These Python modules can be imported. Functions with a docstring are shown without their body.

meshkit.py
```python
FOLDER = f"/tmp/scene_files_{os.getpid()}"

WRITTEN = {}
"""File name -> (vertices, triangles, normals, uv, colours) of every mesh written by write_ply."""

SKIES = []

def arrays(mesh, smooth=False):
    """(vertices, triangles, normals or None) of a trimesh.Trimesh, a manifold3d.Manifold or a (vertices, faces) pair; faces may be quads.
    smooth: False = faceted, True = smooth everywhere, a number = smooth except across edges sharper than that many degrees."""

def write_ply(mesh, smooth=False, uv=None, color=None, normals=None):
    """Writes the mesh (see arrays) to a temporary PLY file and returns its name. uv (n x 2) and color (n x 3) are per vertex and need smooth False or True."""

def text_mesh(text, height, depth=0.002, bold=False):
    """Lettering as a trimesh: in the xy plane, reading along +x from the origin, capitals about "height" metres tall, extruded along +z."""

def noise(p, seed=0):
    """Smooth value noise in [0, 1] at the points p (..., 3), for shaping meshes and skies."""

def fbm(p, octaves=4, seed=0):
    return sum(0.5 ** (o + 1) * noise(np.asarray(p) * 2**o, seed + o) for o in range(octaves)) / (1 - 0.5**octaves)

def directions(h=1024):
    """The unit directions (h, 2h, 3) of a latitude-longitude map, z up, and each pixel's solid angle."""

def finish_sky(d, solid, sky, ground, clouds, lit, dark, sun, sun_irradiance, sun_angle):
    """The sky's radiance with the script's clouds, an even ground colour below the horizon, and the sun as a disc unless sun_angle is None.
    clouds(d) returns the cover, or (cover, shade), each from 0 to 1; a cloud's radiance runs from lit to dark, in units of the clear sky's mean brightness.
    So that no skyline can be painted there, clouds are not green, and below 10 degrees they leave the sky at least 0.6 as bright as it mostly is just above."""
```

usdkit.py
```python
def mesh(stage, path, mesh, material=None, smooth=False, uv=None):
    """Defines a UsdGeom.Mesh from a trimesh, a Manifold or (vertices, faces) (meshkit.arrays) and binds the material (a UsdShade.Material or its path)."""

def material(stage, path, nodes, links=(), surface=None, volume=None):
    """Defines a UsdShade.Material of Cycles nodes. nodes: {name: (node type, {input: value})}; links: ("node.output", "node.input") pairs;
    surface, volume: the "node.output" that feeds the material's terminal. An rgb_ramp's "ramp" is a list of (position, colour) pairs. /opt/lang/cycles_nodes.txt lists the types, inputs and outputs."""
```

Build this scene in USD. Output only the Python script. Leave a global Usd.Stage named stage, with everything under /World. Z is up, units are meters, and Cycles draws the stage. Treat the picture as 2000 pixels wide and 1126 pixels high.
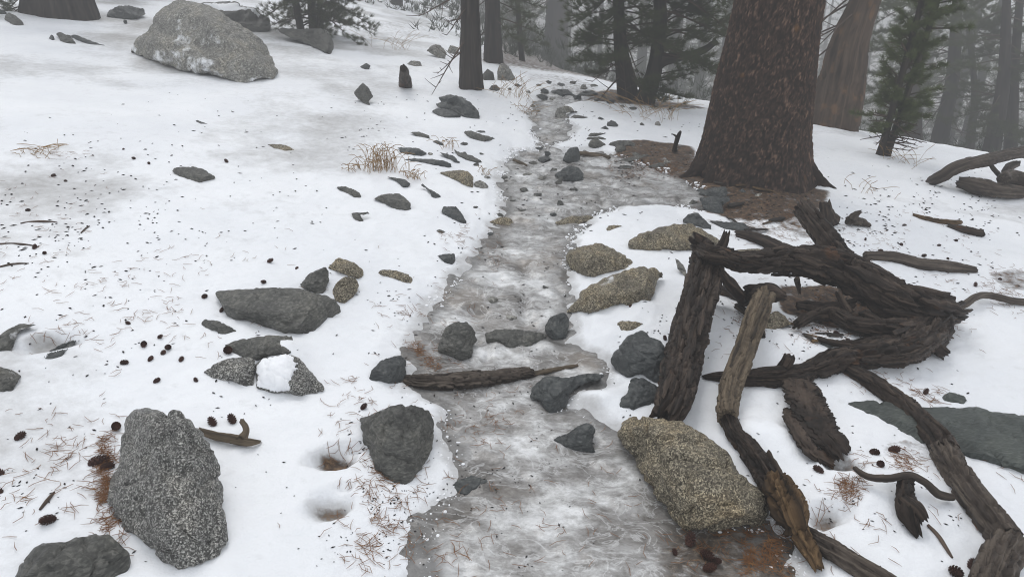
import math, random
import numpy as np
import shapely
from shapely.geometry import Polygon, LineString
from scipy.spatial import Delaunay, cKDTree
from scipy.interpolate import LinearNDInterpolator
from scipy.ndimage import map_coordinates, gaussian_filter1d
import usdkit
from meshkit import noise, fbm
from pxr import Usd, UsdGeom, UsdLux, UsdShade, Gf, Sdf, Vt

stage = Usd.Stage.CreateInMemory()
UsdGeom.SetStageUpAxis(stage, 'Z'); UsdGeom.SetStageMetersPerUnit(stage, 1.0)
UsdGeom.Xform.Define(stage, '/World'); UsdGeom.Scope.Define(stage, '/World/Looks')
L = '/World/Looks/'

# ------------------------------------------------------------------ camera, sky, sun, exposure
CAM = np.array([0.0, 0.0, 1.60]); PITCH = math.radians(25.0); F = 1428.0; CX, CY = 1000.0, 563.0
EXPOSURE = 0.24
cam = UsdGeom.Camera.Define(stage, '/World/camera')
cam.CreateHorizontalApertureAttr(36.0); cam.CreateFocalLengthAttr(36.0 * F / 2000.0)
cam.CreateExposureAttr(EXPOSURE); cam.CreateClippingRangeAttr(Gf.Vec2f(0.05, 1000))
cam.AddTranslateOp().Set(Gf.Vec3d(*CAM)); cam.AddRotateXOp().Set(90.0 - math.degrees(PITCH))

SUN_EL, SUN_AZ = math.radians(55), math.radians(-20)
dome = UsdLux.DomeLight.Define(stage, '/World/sky')
dome.GetPrim().SetCustomDataByKey('kind', 'structure')
skym = usdkit.material(stage, L + 'overcast_sky', {
    'sky': ('sky_texture', {'sky_type': 'single_scattering', 'sun_disc': False, 'sun_elevation': SUN_EL, 'sun_rotation': SUN_AZ}),
    'tc': ('texture_coordinate', {}),
    'n': ('noise_texture', {'scale': 2.2, 'detail': 4.0, 'roughness': 0.55}),
    'cov': ('map_range', {'from_min': 0.2, 'from_max': 0.8, 'to_min': 0.86, 'to_max': 1.0, 'clamp': True}),
    'cl': ('rgb_ramp', {'ramp': [(0.25, (5.6, 5.8, 6.1)), (0.75, (7.4, 7.6, 7.9))]}),
    'm': ('mix', {'mix_type': 'mix'}),
    'b': ('background_shader', {'strength': 0.13})},
    [('tc.generated', 'n.vector'), ('n.fac', 'cov.value'), ('n.fac', 'cl.fac'), ('cov.result', 'm.fac'), ('sky.color', 'm.color1'), ('cl.color', 'm.color2'), ('m.color', 'b.color')], surface='b.background')
UsdShade.MaterialBindingAPI.Apply(dome.GetPrim()).Bind(skym)
sun = UsdLux.DistantLight.Define(stage, '/World/sun')
sun.CreateIntensityAttr(0.25); sun.CreateAngleAttr(30.0); sun.CreateNormalizeAttr(True); sun.CreateColorAttr(Gf.Vec3f(1.0, 0.97, 0.93))
sun.AddRotateZOp().Set(-math.degrees(SUN_AZ)); sun.AddRotateXOp().Set(-(90.0 - math.degrees(SUN_EL)))
HAZE = 0.0135

# ------------------------------------------------------------------ scene helpers
counts = {}
def unique(parent, name):
    k = (parent, name); n = counts.get(k, 0); counts[k] = n + 1
    return f'{parent}/{name}' + (f'_{n:03d}' if n else '')
def tag(prim, label=None, cat=None, group=None, kind=None):
    for k, v in (('label', label), ('category', cat), ('group', group), ('kind', kind)):
        if v: prim.SetCustomDataByKey(k, v)
    return prim
def thing(name, label, cat, loc, group=None):
    x = UsdGeom.Xform.Define(stage, unique('/World', name)); x.AddTranslateOp().Set(Gf.Vec3d(*map(float, loc)))
    return tag(x.GetPrim(), label, cat, group)
def origin(prim):
    o = np.zeros(3)
    p = prim
    while p and p.GetPath() != Sdf.Path('/World') and p.GetPath() != Sdf.Path.absoluteRootPath:
        a = p.GetAttribute('xformOp:translate').Get() if p.HasAttribute('xformOp:translate') else None
        if a: o += np.array(a)
        p = p.GetParent()
    return o
def mesh(name, v, f, mat, parent=None, smooth=True, prim=None, loc=None, kind=None):
    """One Mesh prim with world points v; stored relative to its parent thing (or to loc)."""
    v = np.asarray(v, float); f = np.asarray(f, int)
    pp = '/World' if parent is None else str(parent.GetPath())
    base = origin(parent) if parent is not None else (np.asarray(loc, float) if loc is not None else np.zeros(3))
    m = usdkit.mesh(stage, unique(pp, name), (v - base, f), L + mat, smooth=smooth)
    if parent is None and loc is not None: m.AddTranslateOp().Set(Gf.Vec3d(*map(float, base)))
    for k, val in (prim or {}).items():
        val = np.asarray(val, np.float32)
        if val.ndim == 1: UsdGeom.PrimvarsAPI(m).CreatePrimvar(k, Sdf.ValueTypeNames.FloatArray, 'vertex').Set(Vt.FloatArray.FromNumpy(val))
        else: UsdGeom.PrimvarsAPI(m).CreatePrimvar(k, Sdf.ValueTypeNames.Float3Array, 'vertex').Set(Vt.Vec3fArray.FromNumpy(val))
    if kind: m.GetPrim().SetCustomDataByKey('kind', kind)
    return m.GetPrim()
def Q(x0, y0, s, pts): return [(x0 + a / s, y0 + b / s) + tuple(r) for a, b, *r in pts]
def A(p): return Q(0, 0, 2.814, p)
def B(p): return Q(650, 0, 2.814, p)
def C3(p): return Q(1300, 0, 2.814, p)
def D(p): return Q(0, 380, 2.814, p)
def E(p): return Q(650, 380, 2.814, p)
def G(p): return Q(1300, 380, 2.814, p)
def I(p): return Q(0, 726, 2.814, p)
def J(p): return Q(650, 726, 2.814, p)
def K(p): return Q(1300, 726, 2.814, p)
def M(p): return Q(0, 0, 6.623, p)
def N(p): return Q(400, 0, 5.556, p)
def O(p): return Q(980, 100, 4.505, p)
def R(p): return Q(620, 220, 5.118, p)

# ------------------------------------------------------------------ terrain heights
def sp(x, k=1.0): return k * np.logaddexp(0, np.asarray(x, float) / k)
def sg(x): return 1 / (1 + np.exp(-np.clip(x, -40, 40)))
def ss(a, b, x):
    t = np.clip((x - a) / (b - a), 0, 1); return t * t * (3 - 2 * t)
def xyz(x, y, s, o=0): return np.stack([np.asarray(x) * s, np.asarray(y) * s, np.full(np.shape(x), o + 0.37)], -1)
def Hbase(x, y):
    x = np.asarray(x, float); y = np.asarray(y, float)
    left = sp(-x - 0.2, 0.5); left = 16 * np.tanh(left / 16)
    z = 0.13 * left - 0.10 * 12 * np.tanh(sp(x - 1.0, 0.6) / 12)
    d = sp(0.55 * np.maximum(x, -2) + y - 11.0, 0.9)
    z = z - 7 * np.tanh(0.22 * d / 7) * sg((x - 1.0) / 1.3) - 0.6 * np.tanh(0.06 * d / .6) * sg((x + 1.5) / 1.0) * sg(-(x - 1.0) / 1.3)
    z = z + 0.06 * (fbm(xyz(x, y, 0.55), 3, 5) - 0.5) * ss(1, 4, np.hypot(x, y)) * 2
    return z
def rays(px, py):
    px = np.asarray(px, float); py = np.asarray(py, float)
    a, b = px - CX, CY - py; c, s = math.cos(PITCH), math.sin(PITCH)
    return np.stack([a, F * c + b * s, -F * s + b * c], -1) / F
def hit(px, py, h=0.0, surf=None, far=60.0):
    """Distance along the sight line (in camera depth) to the ground raised by h; far where it meets none."""
    surf = surf or Htop
    d = rays(px, py); h = np.broadcast_to(np.asarray(h, float), d.shape[:-1])
    ts = np.concatenate([np.linspace(0.6, 6, 60), np.geomspace(6.1, far, 60)])
    g = lambda t: CAM[2] + d[..., 2] * t - h - surf(d[..., 0] * t, d[..., 1] * t)
    lo = np.full(d.shape[:-1], ts[0]); hi = np.full(d.shape[:-1], far); found = np.zeros(d.shape[:-1], bool)
    prev = ts[0]
    for t in ts[1:]:
        neg = g(np.full(d.shape[:-1], t)) < 0
        new = neg & ~found
        lo = np.where(new, prev, lo); hi = np.where(new, t, hi); found |= neg
        prev = t
        if found.all(): break
    for _ in range(14):
        mid = (lo + hi) / 2; neg = g(mid) < 0
        hi = np.where(neg, mid, hi); lo = np.where(neg, lo, mid)
    return np.where(found, hi, far)
def at(px, py, h=0.0, surf=None):
    t = hit(px, py, h, surf)
    return CAM + rays(px, py) * np.asarray(t)[..., None]

TRAIL = [(812,1180),(815,1070),(850,1005),(882,940),(878,900),(862,850),(850,800),(800,760),(792,735),(785,690),(800,640),(850,592),(888,535),(935,482),(968,440),(980,400),(972,350),(975,322),(1002,300),(1034,285),(1040,262),(1040,245),(1022,226),(1036,206),(1040,190),(1060,176),(1150,180),(1160,196),(1112,205),(1100,218),(1122,234),(1126,262),(1105,285),(1150,292),(1200,300),(1290,330),(1345,352),(1395,385),(1375,412),(1290,402),(1215,403),(1160,425),(1130,455),(1112,490),(1108,540),(1118,585),(1112,630),(1112,660),(1165,690),(1200,715),(1205,745),(1175,752),(1120,765),(1115,790),(1150,800),(1180,830),(1225,860),(1290,930),(1340,990),(1400,1020),(1500,1030),(1540,1080),(1600,1180)]
tw = at(np.array([p[0] for p in TRAIL]), np.array([p[1] for p in TRAIL]), 0, Hbase)
trail_poly = Polygon(tw[:, :2]).buffer(0)
gx = np.arange(-3, 5.001, 0.02); gy = np.arange(0.6, 13.001, 0.02)
GX, GY = np.meshgrid(gx, gy, indexing='ij')
def sdist(poly):
    p = shapely.points(GX.ravel(), GY.ravel()); shapely.prepare(poly)
    return (shapely.distance(poly, p) - shapely.distance(poly.boundary, p) * shapely.contains_xy(poly, GX.ravel(), GY.ravel())).reshape(GX.shape)
SD = sdist(trail_poly) + 0.10 * (fbm(xyz(GX, GY, 7.0), 4, 3) - 0.5) * 2 * 0.8 + .05 * (fbm(xyz(GX, GY, 26.0), 3, 4) - .5) + .34 * ss(4.8, 6.5, GY) * (fbm(xyz(GX, GY, 2.8), 3, 41) - .42)
def trail_sd(x, y):
    c = [(np.clip(x, gx[0], gx[-1]) - gx[0]) / 0.02, (np.clip(y, gy[0], gy[-1]) - gy[0]) / 0.02]
    v = map_coordinates(SD, [np.ravel(c[0]), np.ravel(c[1])], order=1).reshape(np.shape(x))
    return np.where((np.asarray(x) < gx[0]) | (np.asarray(x) > gx[-1]) | (np.asarray(y) < gy[0]) | (np.asarray(y) > gy[-1]), 3.0, v)
# hollows and mounds: (px, py, radius along, radius across, angle, depth)
HOLES = []
for px, py, ra, rb, an, dp in [(655,905,.085,.055,.7,-.055),(645,1000,.075,.055,.6,-.045),(110,690,.12,.06,.5,-.05),(1800,310,.3,.2,0,.03),(1610,1035,.06,.04,.2,-.05),(1635,945,.07,.05,-.5,-.05),
        (560,715,.10,.09,0,.05),(1500,700,.2,.15,0,.05),(1480,880,.16,.12,-.7,.06),(1700,700,.22,.15,0,.05),(1700,1000,.25,.2,0,.05),(1380,640,.12,.1,0,.05),(1250,620,.1,.07,0,.03),(1170,790,.07,.06,0,.035),(980,300,.25,.1,.6,.02)]:
    p = at(px, py, 0, Hbase); HOLES.append((p[0], p[1], ra, rb, an, dp))
def Hsnow(x, y):
    x = np.asarray(x, float); y = np.asarray(y, float); sd = trail_sd(x, y); r = np.hypot(x, y)
    z = Hbase(x, y) + (0.022 + .03 * noise(xyz(x, y, 2.3), 61)) * ss(-0.02, 0.13, sd) - 0.035 * ss(0.01, -0.10, sd) + 0.02 * ss(0.05, 0.5, sd)
    w = ss(-0.02, 0.12, sd)
    z = z + w * (0.055 * (fbm(xyz(x, y, 2.6), 3, 11) - .5) + 0.026 * (fbm(xyz(x, y, 9.0), 3, 12) - .5) + 0.011 * (noise(xyz(x, y, 42.0), 13) - .5) * ss(9, 4, r))
    for hx, hy, ra, rb, an, dp in HOLES:
        c, s = math.cos(an), math.sin(an); u = (x - hx) * c + (y - hy) * s; v = -(x - hx) * s + (y - hy) * c
        q = (u / ra) ** 2 + (v / rb) ** 2
        q = q * (1 + (2.2 * (fbm(xyz(x, y, 19.0), 3, 71) - .5) if dp < 0 else 0))
        z = z + dp * (np.exp(-q ** 2) if dp < 0 else np.exp(-q))
    return z
def Hice(x, y):
    n = fbm(xyz(x, y, 3.0), 3, 21) - .5; m = fbm(xyz(x, y, 11.0), 3, 22) - .5; k = np.abs(noise(xyz(x, y, 5.5), 23) - .5)
    return Hbase(x, y) + 0.036 * n + 0.032 * m - 0.016 * ss(.08, 0, k) * ss(1.8, 3.2, np.asarray(y, float)) + 0.010 * (noise(xyz(x, y, 30.0), 25) - .5) + 0.030 * (noise(xyz(x, y, 13.0), 24) - .5) * ss(1.8, 3.0, np.asarray(y, float))

def axis(lo, hi, focus_lo, focus_hi, step, grow):
    a = list(np.arange(focus_lo, focus_hi, step)); s = step
    while a[-1] < hi: s = min(s * grow, 8); a.append(a[-1] + s)
    s = step; left = []
    x = focus_lo
    while x > lo: s = min(s * grow, 8); x -= s; left.append(x)
    return np.array(left[::-1] + a)
XS = axis(-140, 140, -1.6, 2.2, 0.0155, 1.018); YS = axis(-12, 145, 1.0, 3.6, 0.0155, 1.0125)
GXX, GYY = np.meshgrid(XS, YS, indexing='ij')
SNOW_Z = Hsnow(GXX, GYY); TOP_Z = np.where(trail_sd(GXX, GYY) < 0.08, np.maximum(SNOW_Z, Hice(GXX, GYY)), SNOW_Z)
def Htop(x, y):
    """Height of whatever is on top, snow or ice, looked up in the ground's own grid."""
    x = np.clip(x, XS[0], XS[-1] - 1e-6); y = np.clip(y, YS[0], YS[-1] - 1e-6)
    i = np.searchsorted(XS, x, 'right') - 1; j = np.searchsorted(YS, y, 'right') - 1
    u = (x - XS[i]) / (XS[i + 1] - XS[i]); w = (y - YS[j]) / (YS[j + 1] - YS[j])
    return (TOP_Z[i, j] * (1 - u) + TOP_Z[i + 1, j] * u) * (1 - w) + (TOP_Z[i, j + 1] * (1 - u) + TOP_Z[i + 1, j + 1] * u) * w

# ------------------------------------------------------------------ materials
def mat(name, nodes, links, surface='p.BSDF', volume=None):
    usdkit.material(stage, L + name, nodes, links, surface=surface, volume=volume)
def rock_mat(name, dark, mid, light, scale, contrast=1.0, rough=0.6, tint=None, streak=None, flake=0.5):
    n = {'g': ('geometry', {}), 'map': ('mapping', {'mapping_type': 'point', 'rotation': (0.5, 0.3, 0.4), 'scale': streak or (1, 1, 1)}),
         'v': ('voronoi_texture', {'scale': scale}), 'bw': ('rgb_to_bw', {}), 'n1': ('noise_texture', {'scale': scale * 0.9, 'detail': 3.0, 'roughness': 0.65}),
         'avg': ('mix_float', {'fac': flake}), 'r': ('rgb_ramp', {'ramp': [(0.18, dark), (0.5, mid), (0.82, light)]}),
         'n2': ('noise_texture', {'scale': 6.5, 'detail': 7.0, 'roughness': 0.68}), 'r2': ('rgb_ramp', {'ramp': [(0.32, (0.55, 0.55, 0.55)), (0.5, (.9, .9, .88)), (0.68, tint or (1.3, 1.27, 1.2))]}),
         'mul': ('mix', {'mix_type': 'multiply', 'fac': 1.0}), 'rr': ('map_range', {'from_min': .3, 'from_max': .7, 'to_min': rough - .15, 'to_max': rough + .15}),
         'du': ('attribute', {'attribute': 'dust'}), 'dn': ('noise_texture', {'scale': 7.0, 'detail': 7.0, 'roughness': .72}), 'dm': ('map_range', {'from_min': .3, 'from_max': .7, 'to_min': -.1, 'to_max': 1.0}), 'da': ('math', {'math_type': 'multiply_add', 'value2': .85}), 'dr': ('rgb_ramp', {'ramp': [(0.66, (0, 0, 0)), (0.92, (.85, .85, .85))]}), 'dk': ('math', {'math_type': 'multiply', 'value2': .6}), 'dx': ('mix', {'color2': (0.80, 0.815, 0.83)}),
         'n3': ('noise_texture', {'scale': 75.0, 'detail': 6.0, 'roughness': 0.7}), 'badd': ('math', {'math_type': 'multiply_add', 'value2': 0.45}),
         'b': ('bump', {'strength': 0.6, 'distance': 0.006}), 'p': ('principled_bsdf', {'specular_ior_level': 0.16})}
    mat(name, n, [('g.position', 'map.vector'), ('map.vector', 'v.vector'), ('map.vector', 'n1.vector'), ('v.color', 'bw.color'), ('bw.val', 'avg.a'), ('n1.fac', 'avg.b'), ('avg.result', 'r.fac'),
        ('g.position', 'n2.vector'), ('n2.fac', 'r2.fac'), ('r.color', 'mul.color1'), ('r2.color', 'mul.color2'), ('g.position', 'dn.vector'), ('du.fac', 'da.value1'), ('dn.fac', 'dm.value'), ('dm.result', 'da.value3'), ('da.value', 'dk.value1'), ('dk.value', 'dr.fac'), ('dr.color', 'dx.fac'), ('mul.color', 'dx.color1'), ('dx.color', 'p.base_color'), ('n2.fac', 'rr.value'), ('rr.result', 'p.roughness'),
        ('map.vector', 'n3.vector'), ('avg.result', 'badd.value1'), ('n3.fac', 'badd.value3'), ('badd.value', 'b.height'), ('b.normal', 'p.normal')])
rock_mat('speckled_granite', (0.014, 0.014, 0.015), (0.10, 0.098, 0.092), (0.70, 0.69, 0.66), 270, rough=.5)
rock_mat('pale_granite', (0.07, 0.068, 0.064), (0.20, 0.195, 0.18), (0.46, 0.45, 0.42), 75, rough=.7, tint=(1.1, 1.05, .95))
rock_mat('tan_granite', (0.016, 0.014, 0.012), (0.125, 0.107, 0.078), (0.64, 0.57, 0.43), 240, rough=.55, tint=(1.25, 1.16, 1.0))
rock_mat('dark_schist', (0.022, 0.024, 0.026), (0.062, 0.067, 0.069), (0.155, 0.16, 0.157), 60, rough=.45, streak=(1, 1, 3.5), flake=.8)
rock_mat('grey_schist', (0.030, 0.030, 0.029), (0.086, 0.086, 0.080), (0.21, 0.205, 0.19), 75, rough=.5, streak=(1, 1, 3.0), flake=.7)
rock_mat('green_schist', (0.032, 0.036, 0.034), (0.070, 0.079, 0.075), (0.145, 0.157, 0.148), 55, rough=.5, streak=(1, 4, 1.0), flake=.85)

def wood_mat(name, dark, mid, light, patch=None, rough=.7, patch_at=.62, gs=1.0):
    n = {'a': ('attribute', {'attribute': 'grain'}), 'm1': ('mapping', {'mapping_type': 'point', 'scale': (60 * gs, 60 * gs, 4 * gs)}), 'm2': ('mapping', {'mapping_type': 'point', 'scale': (9, 9, 5)}),
         'n1': ('noise_texture', {'scale': 1.0, 'detail': 5.0, 'roughness': .62, 'distortion': .6}), 'n2': ('noise_texture', {'scale': 1.0, 'detail': 4.0, 'roughness': .6}),
         'r1': ('rgb_ramp', {'ramp': [(0.32, dark), (0.5, mid), (0.72, light)]}), 'r2': ('rgb_ramp', {'ramp': [(patch_at, (0, 0, 0)), (patch_at + .1, (1, 1, 1))]}),
         'mx': ('mix', {'color2': patch or mid}), 'k': ('math', {'math_type': 'multiply', 'value2': .75}),
         'b': ('bump', {'strength': .8, 'distance': .012}), 'p': ('principled_bsdf', {'roughness': rough, 'specular_ior_level': .13})}
    mat(name, n, [('a.vector', 'm1.vector'), ('a.vector', 'm2.vector'), ('m1.vector', 'n1.vector'), ('m2.vector', 'n2.vector'), ('n1.fac', 'r1.fac'), ('n2.fac', 'r2.fac'), ('r1.color', 'mx.color1'),
        ('r2.color', 'k.value1'), ('k.value', 'mx.fac'), ('mx.color', 'p.base_color'), ('n1.fac', 'b.height'), ('b.normal', 'p.normal')])
wood_mat('wet_deadwood', (0.005, 0.004, 0.003), (0.024, 0.0165, 0.0125), (0.088, 0.064, 0.048), (0.08, 0.036, 0.016), .5)
wood_mat('weathered_wood', (0.03, 0.024, 0.018), (0.105, 0.08, 0.055), (0.22, 0.175, 0.12), (0.05, 0.036, 0.026), .65)
wood_mat('grey_wood', (0.016, 0.012, 0.010), (0.058, 0.045, 0.036), (0.14, 0.115, 0.092), (0.04, 0.032, 0.027), .55)
wood_mat('rotten_wood', (0.015, 0.010, 0.006), (0.085, 0.052, 0.026), (0.22, 0.14, 0.068), (0.03, 0.02, 0.012), .75, gs=.6, patch_at=.52)
wood_mat('dark_bark', (0.010, 0.009, 0.008), (0.030, 0.025, 0.022), (0.07, 0.058, 0.048), (0.05, 0.035, 0.025), .8, gs=.5)
wood_mat('orange_bark', (0.022, 0.016, 0.012), (0.065, 0.045, 0.032), (0.12, 0.085, 0.06), (0.15, 0.085, 0.045), .8, patch_at=.56, gs=.5)
wood_mat('twig_wood', (0.03, 0.022, 0.018), (0.07, 0.05, 0.04), (0.14, 0.10, 0.075), None, .75)
mat('scaly_bark', {'a': ('attribute', {'attribute': 'grain'}), 's': ('attribute', {'attribute': 'shade'}), 'm': ('mapping', {'mapping_type': 'point', 'scale': (1, 1, .6)}),
    'n': ('noise_texture', {'scale': 55.0, 'detail': 4.0, 'roughness': .65}), 'mf': ('mix_float', {'fac': .5}),
    'r': ('rgb_ramp', {'ramp': [(0.28, (0.005, 0.004, 0.0035)), (0.46, (0.018, 0.012, 0.0095)), (0.62, (0.052, 0.033, 0.0245)), (0.80, (0.15, 0.095, 0.068))]}),
    'n2': ('noise_texture', {'scale': 5.5, 'detail': 3.0}), 'v2': ('rgb_ramp', {'ramp': [(0.68, (0, 0, 0)), (0.74, (.55, .55, .55))]}), 'mx': ('mix', {'color2': (0.20, 0.10, 0.035)}),
    'b': ('bump', {'strength': .9, 'distance': .012}), 'p': ('principled_bsdf', {'roughness': .78, 'specular_ior_level': .08})},
    [('a.vector', 'm.vector'), ('m.vector', 'n.vector'), ('n.fac', 'mf.a'), ('s.fac', 'mf.b'), ('mf.result', 'r.fac'), ('m.vector', 'n2.vector'), ('n2.fac', 'v2.fac'), ('v2.color', 'mx.fac'), ('r.color', 'mx.color1'), ('mx.color', 'p.base_color'),
     ('mf.result', 'b.height'), ('b.normal', 'p.normal')])
def plain_mat(name, c0, c1, rough=.6, scale=30.0, spec=.15, extra=None):
    mat(name, {'g': ('geometry', {}), 'n': ('noise_texture', {'scale': scale, 'detail': 3.0}), 'i': ('geometry', {}), 'mf': ('mix_float', {'fac': .5}),
        'r': ('rgb_ramp', {'ramp': [(0.25, c0), (0.75, c1)]}), 'p': ('principled_bsdf', {'roughness': rough, 'specular_ior_level': spec, **(extra or {})})},
        [('g.position', 'n.vector'), ('n.fac', 'mf.a'), ('i.random_per_island', 'mf.b'), ('mf.result', 'r.fac'), ('r.color', 'p.base_color')])
plain_mat('fallen_needles', (0.16, 0.07, 0.025), (0.46, 0.25, 0.09), .6)
plain_mat('dark_flakes', (0.012, 0.009, 0.008), (0.06, 0.035, 0.025), .6)
plain_mat('cone_scales', (0.04, 0.017, 0.012), (0.20, 0.085, 0.055), .5)
plain_mat('dry_grass', (0.26, 0.16, 0.07), (0.48, 0.34, 0.18), .7)
plain_mat('duff', (0.035, 0.019, 0.012), (0.13, 0.07, 0.04), .8, 60)
def foliage_mat(name, c0, c1):
    mat(name, {'g': ('geometry', {}), 'n': ('noise_texture', {'scale': 3.0, 'detail': 2.0}), 'mf': ('mix_float', {'fac': .5}), 'r': ('rgb_ramp', {'ramp': [(0.25, c0), (0.75, c1)]}),
        'd': ('principled_bsdf', {'roughness': .5, 'specular_ior_level': .15}), 't': ('translucent_bsdf', {}), 'x': ('mix_closure', {'fac': .38})},
        [('g.position', 'n.vector'), ('n.fac', 'mf.a'), ('g.random_per_island', 'mf.b'), ('mf.result', 'r.fac'), ('r.color', 'd.base_color'), ('r.color', 't.color'), ('d.BSDF', 'x.closure1'), ('t.BSDF', 'x.closure2')], surface='x.closure')
foliage_mat('pine_needles', (0.066, 0.078, 0.036), (0.23, 0.245, 0.12))
foliage_mat('bright_needles', (0.09, 0.112, 0.042), (0.30, 0.33, 0.15))
foliage_mat('dull_scrub', (0.035, 0.042, 0.026), (0.085, 0.09, 0.055))
# snow: bare litter shows where the 'bare' mask is high; 'thin' is wet, thin, grey snow
mat('snow', {'g': ('geometry', {}), 'ab': ('attribute', {'attribute': 'bare'}), 'at': ('attribute', {'attribute': 'thin'}),
    'n1': ('noise_texture', {'scale': 16.0, 'detail': 6.0, 'roughness': .68}), 'n2': ('noise_texture', {'scale': 1.4, 'detail': 4.0}), 'n3': ('noise_texture', {'scale': 90.0, 'detail': 4.0, 'roughness': .6}),
    'n4': ('noise_texture', {'scale': 32.0, 'detail': 8.0, 'roughness': .75}),
    'ad': ('math', {'math_type': 'multiply_add', 'value2': 1.5}), 'rb': ('rgb_ramp', {'ramp': [(0.82, (0, 0, 0)), (1.0, (1, 1, 1))]}), 'sc': ('math', {'math_type': 'multiply', 'value2': .55}),
    'rd': ('rgb_ramp', {'ramp': [(0.34, (0.010, 0.007, 0.005)), (0.5, (0.058, 0.036, 0.023)), (0.66, (0.20, 0.125, 0.07))]}),
    'adt': ('math', {'math_type': 'multiply_add', 'value2': 1.4}), 'rt': ('rgb_ramp', {'ramp': [(0.5, (0, 0, 0)), (1.0, (1, 1, 1))]}), 'sct': ('math', {'math_type': 'multiply', 'value2': .55}),
    'rs': ('rgb_ramp', {'ramp': [(0.3, (0.74, 0.757, 0.785)), (0.7, (0.84, 0.852, 0.87))]}), 'mt': ('mix', {'color2': (0.34, 0.332, 0.322)}), 'mx': ('mix', {}),
    'b': ('bump', {'strength': .35, 'distance': .008}), 'p': ('principled_bsdf', {'roughness': .6, 'specular_ior_level': .25})},
    [('g.position', 'n1.vector'), ('g.position', 'n2.vector'), ('g.position', 'n3.vector'), ('g.position', 'n4.vector'), ('ab.fac', 'ad.value1'), ('n1.fac', 'ad.value3'), ('ad.value', 'sc.value1'), ('sc.value', 'rb.fac'),
     ('at.fac', 'adt.value1'), ('n1.fac', 'adt.value3'), ('adt.value', 'sct.value1'), ('sct.value', 'rt.fac'), ('n2.fac', 'rs.fac'), ('rs.color', 'mt.color1'), ('rt.color', 'mt.fac'),
     ('n4.fac', 'rd.fac'), ('rb.color', 'mx.fac'), ('mt.color', 'mx.color1'), ('rd.color', 'mx.color2'), ('mx.color', 'p.base_color'), ('n3.fac', 'b.height'), ('b.normal', 'p.normal')])
mat('loose_snow', {'g': ('geometry', {}), 'n3': ('noise_texture', {'scale': 70.0, 'detail': 4.0}), 'b': ('bump', {'strength': .4, 'distance': .01}), 'p': ('principled_bsdf', {'base_color': (0.84, 0.85, 0.87), 'roughness': .6, 'specular_ior_level': .25})},
    [('g.position', 'n3.vector'), ('n3.fac', 'b.height'), ('b.normal', 'p.normal')])
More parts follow.
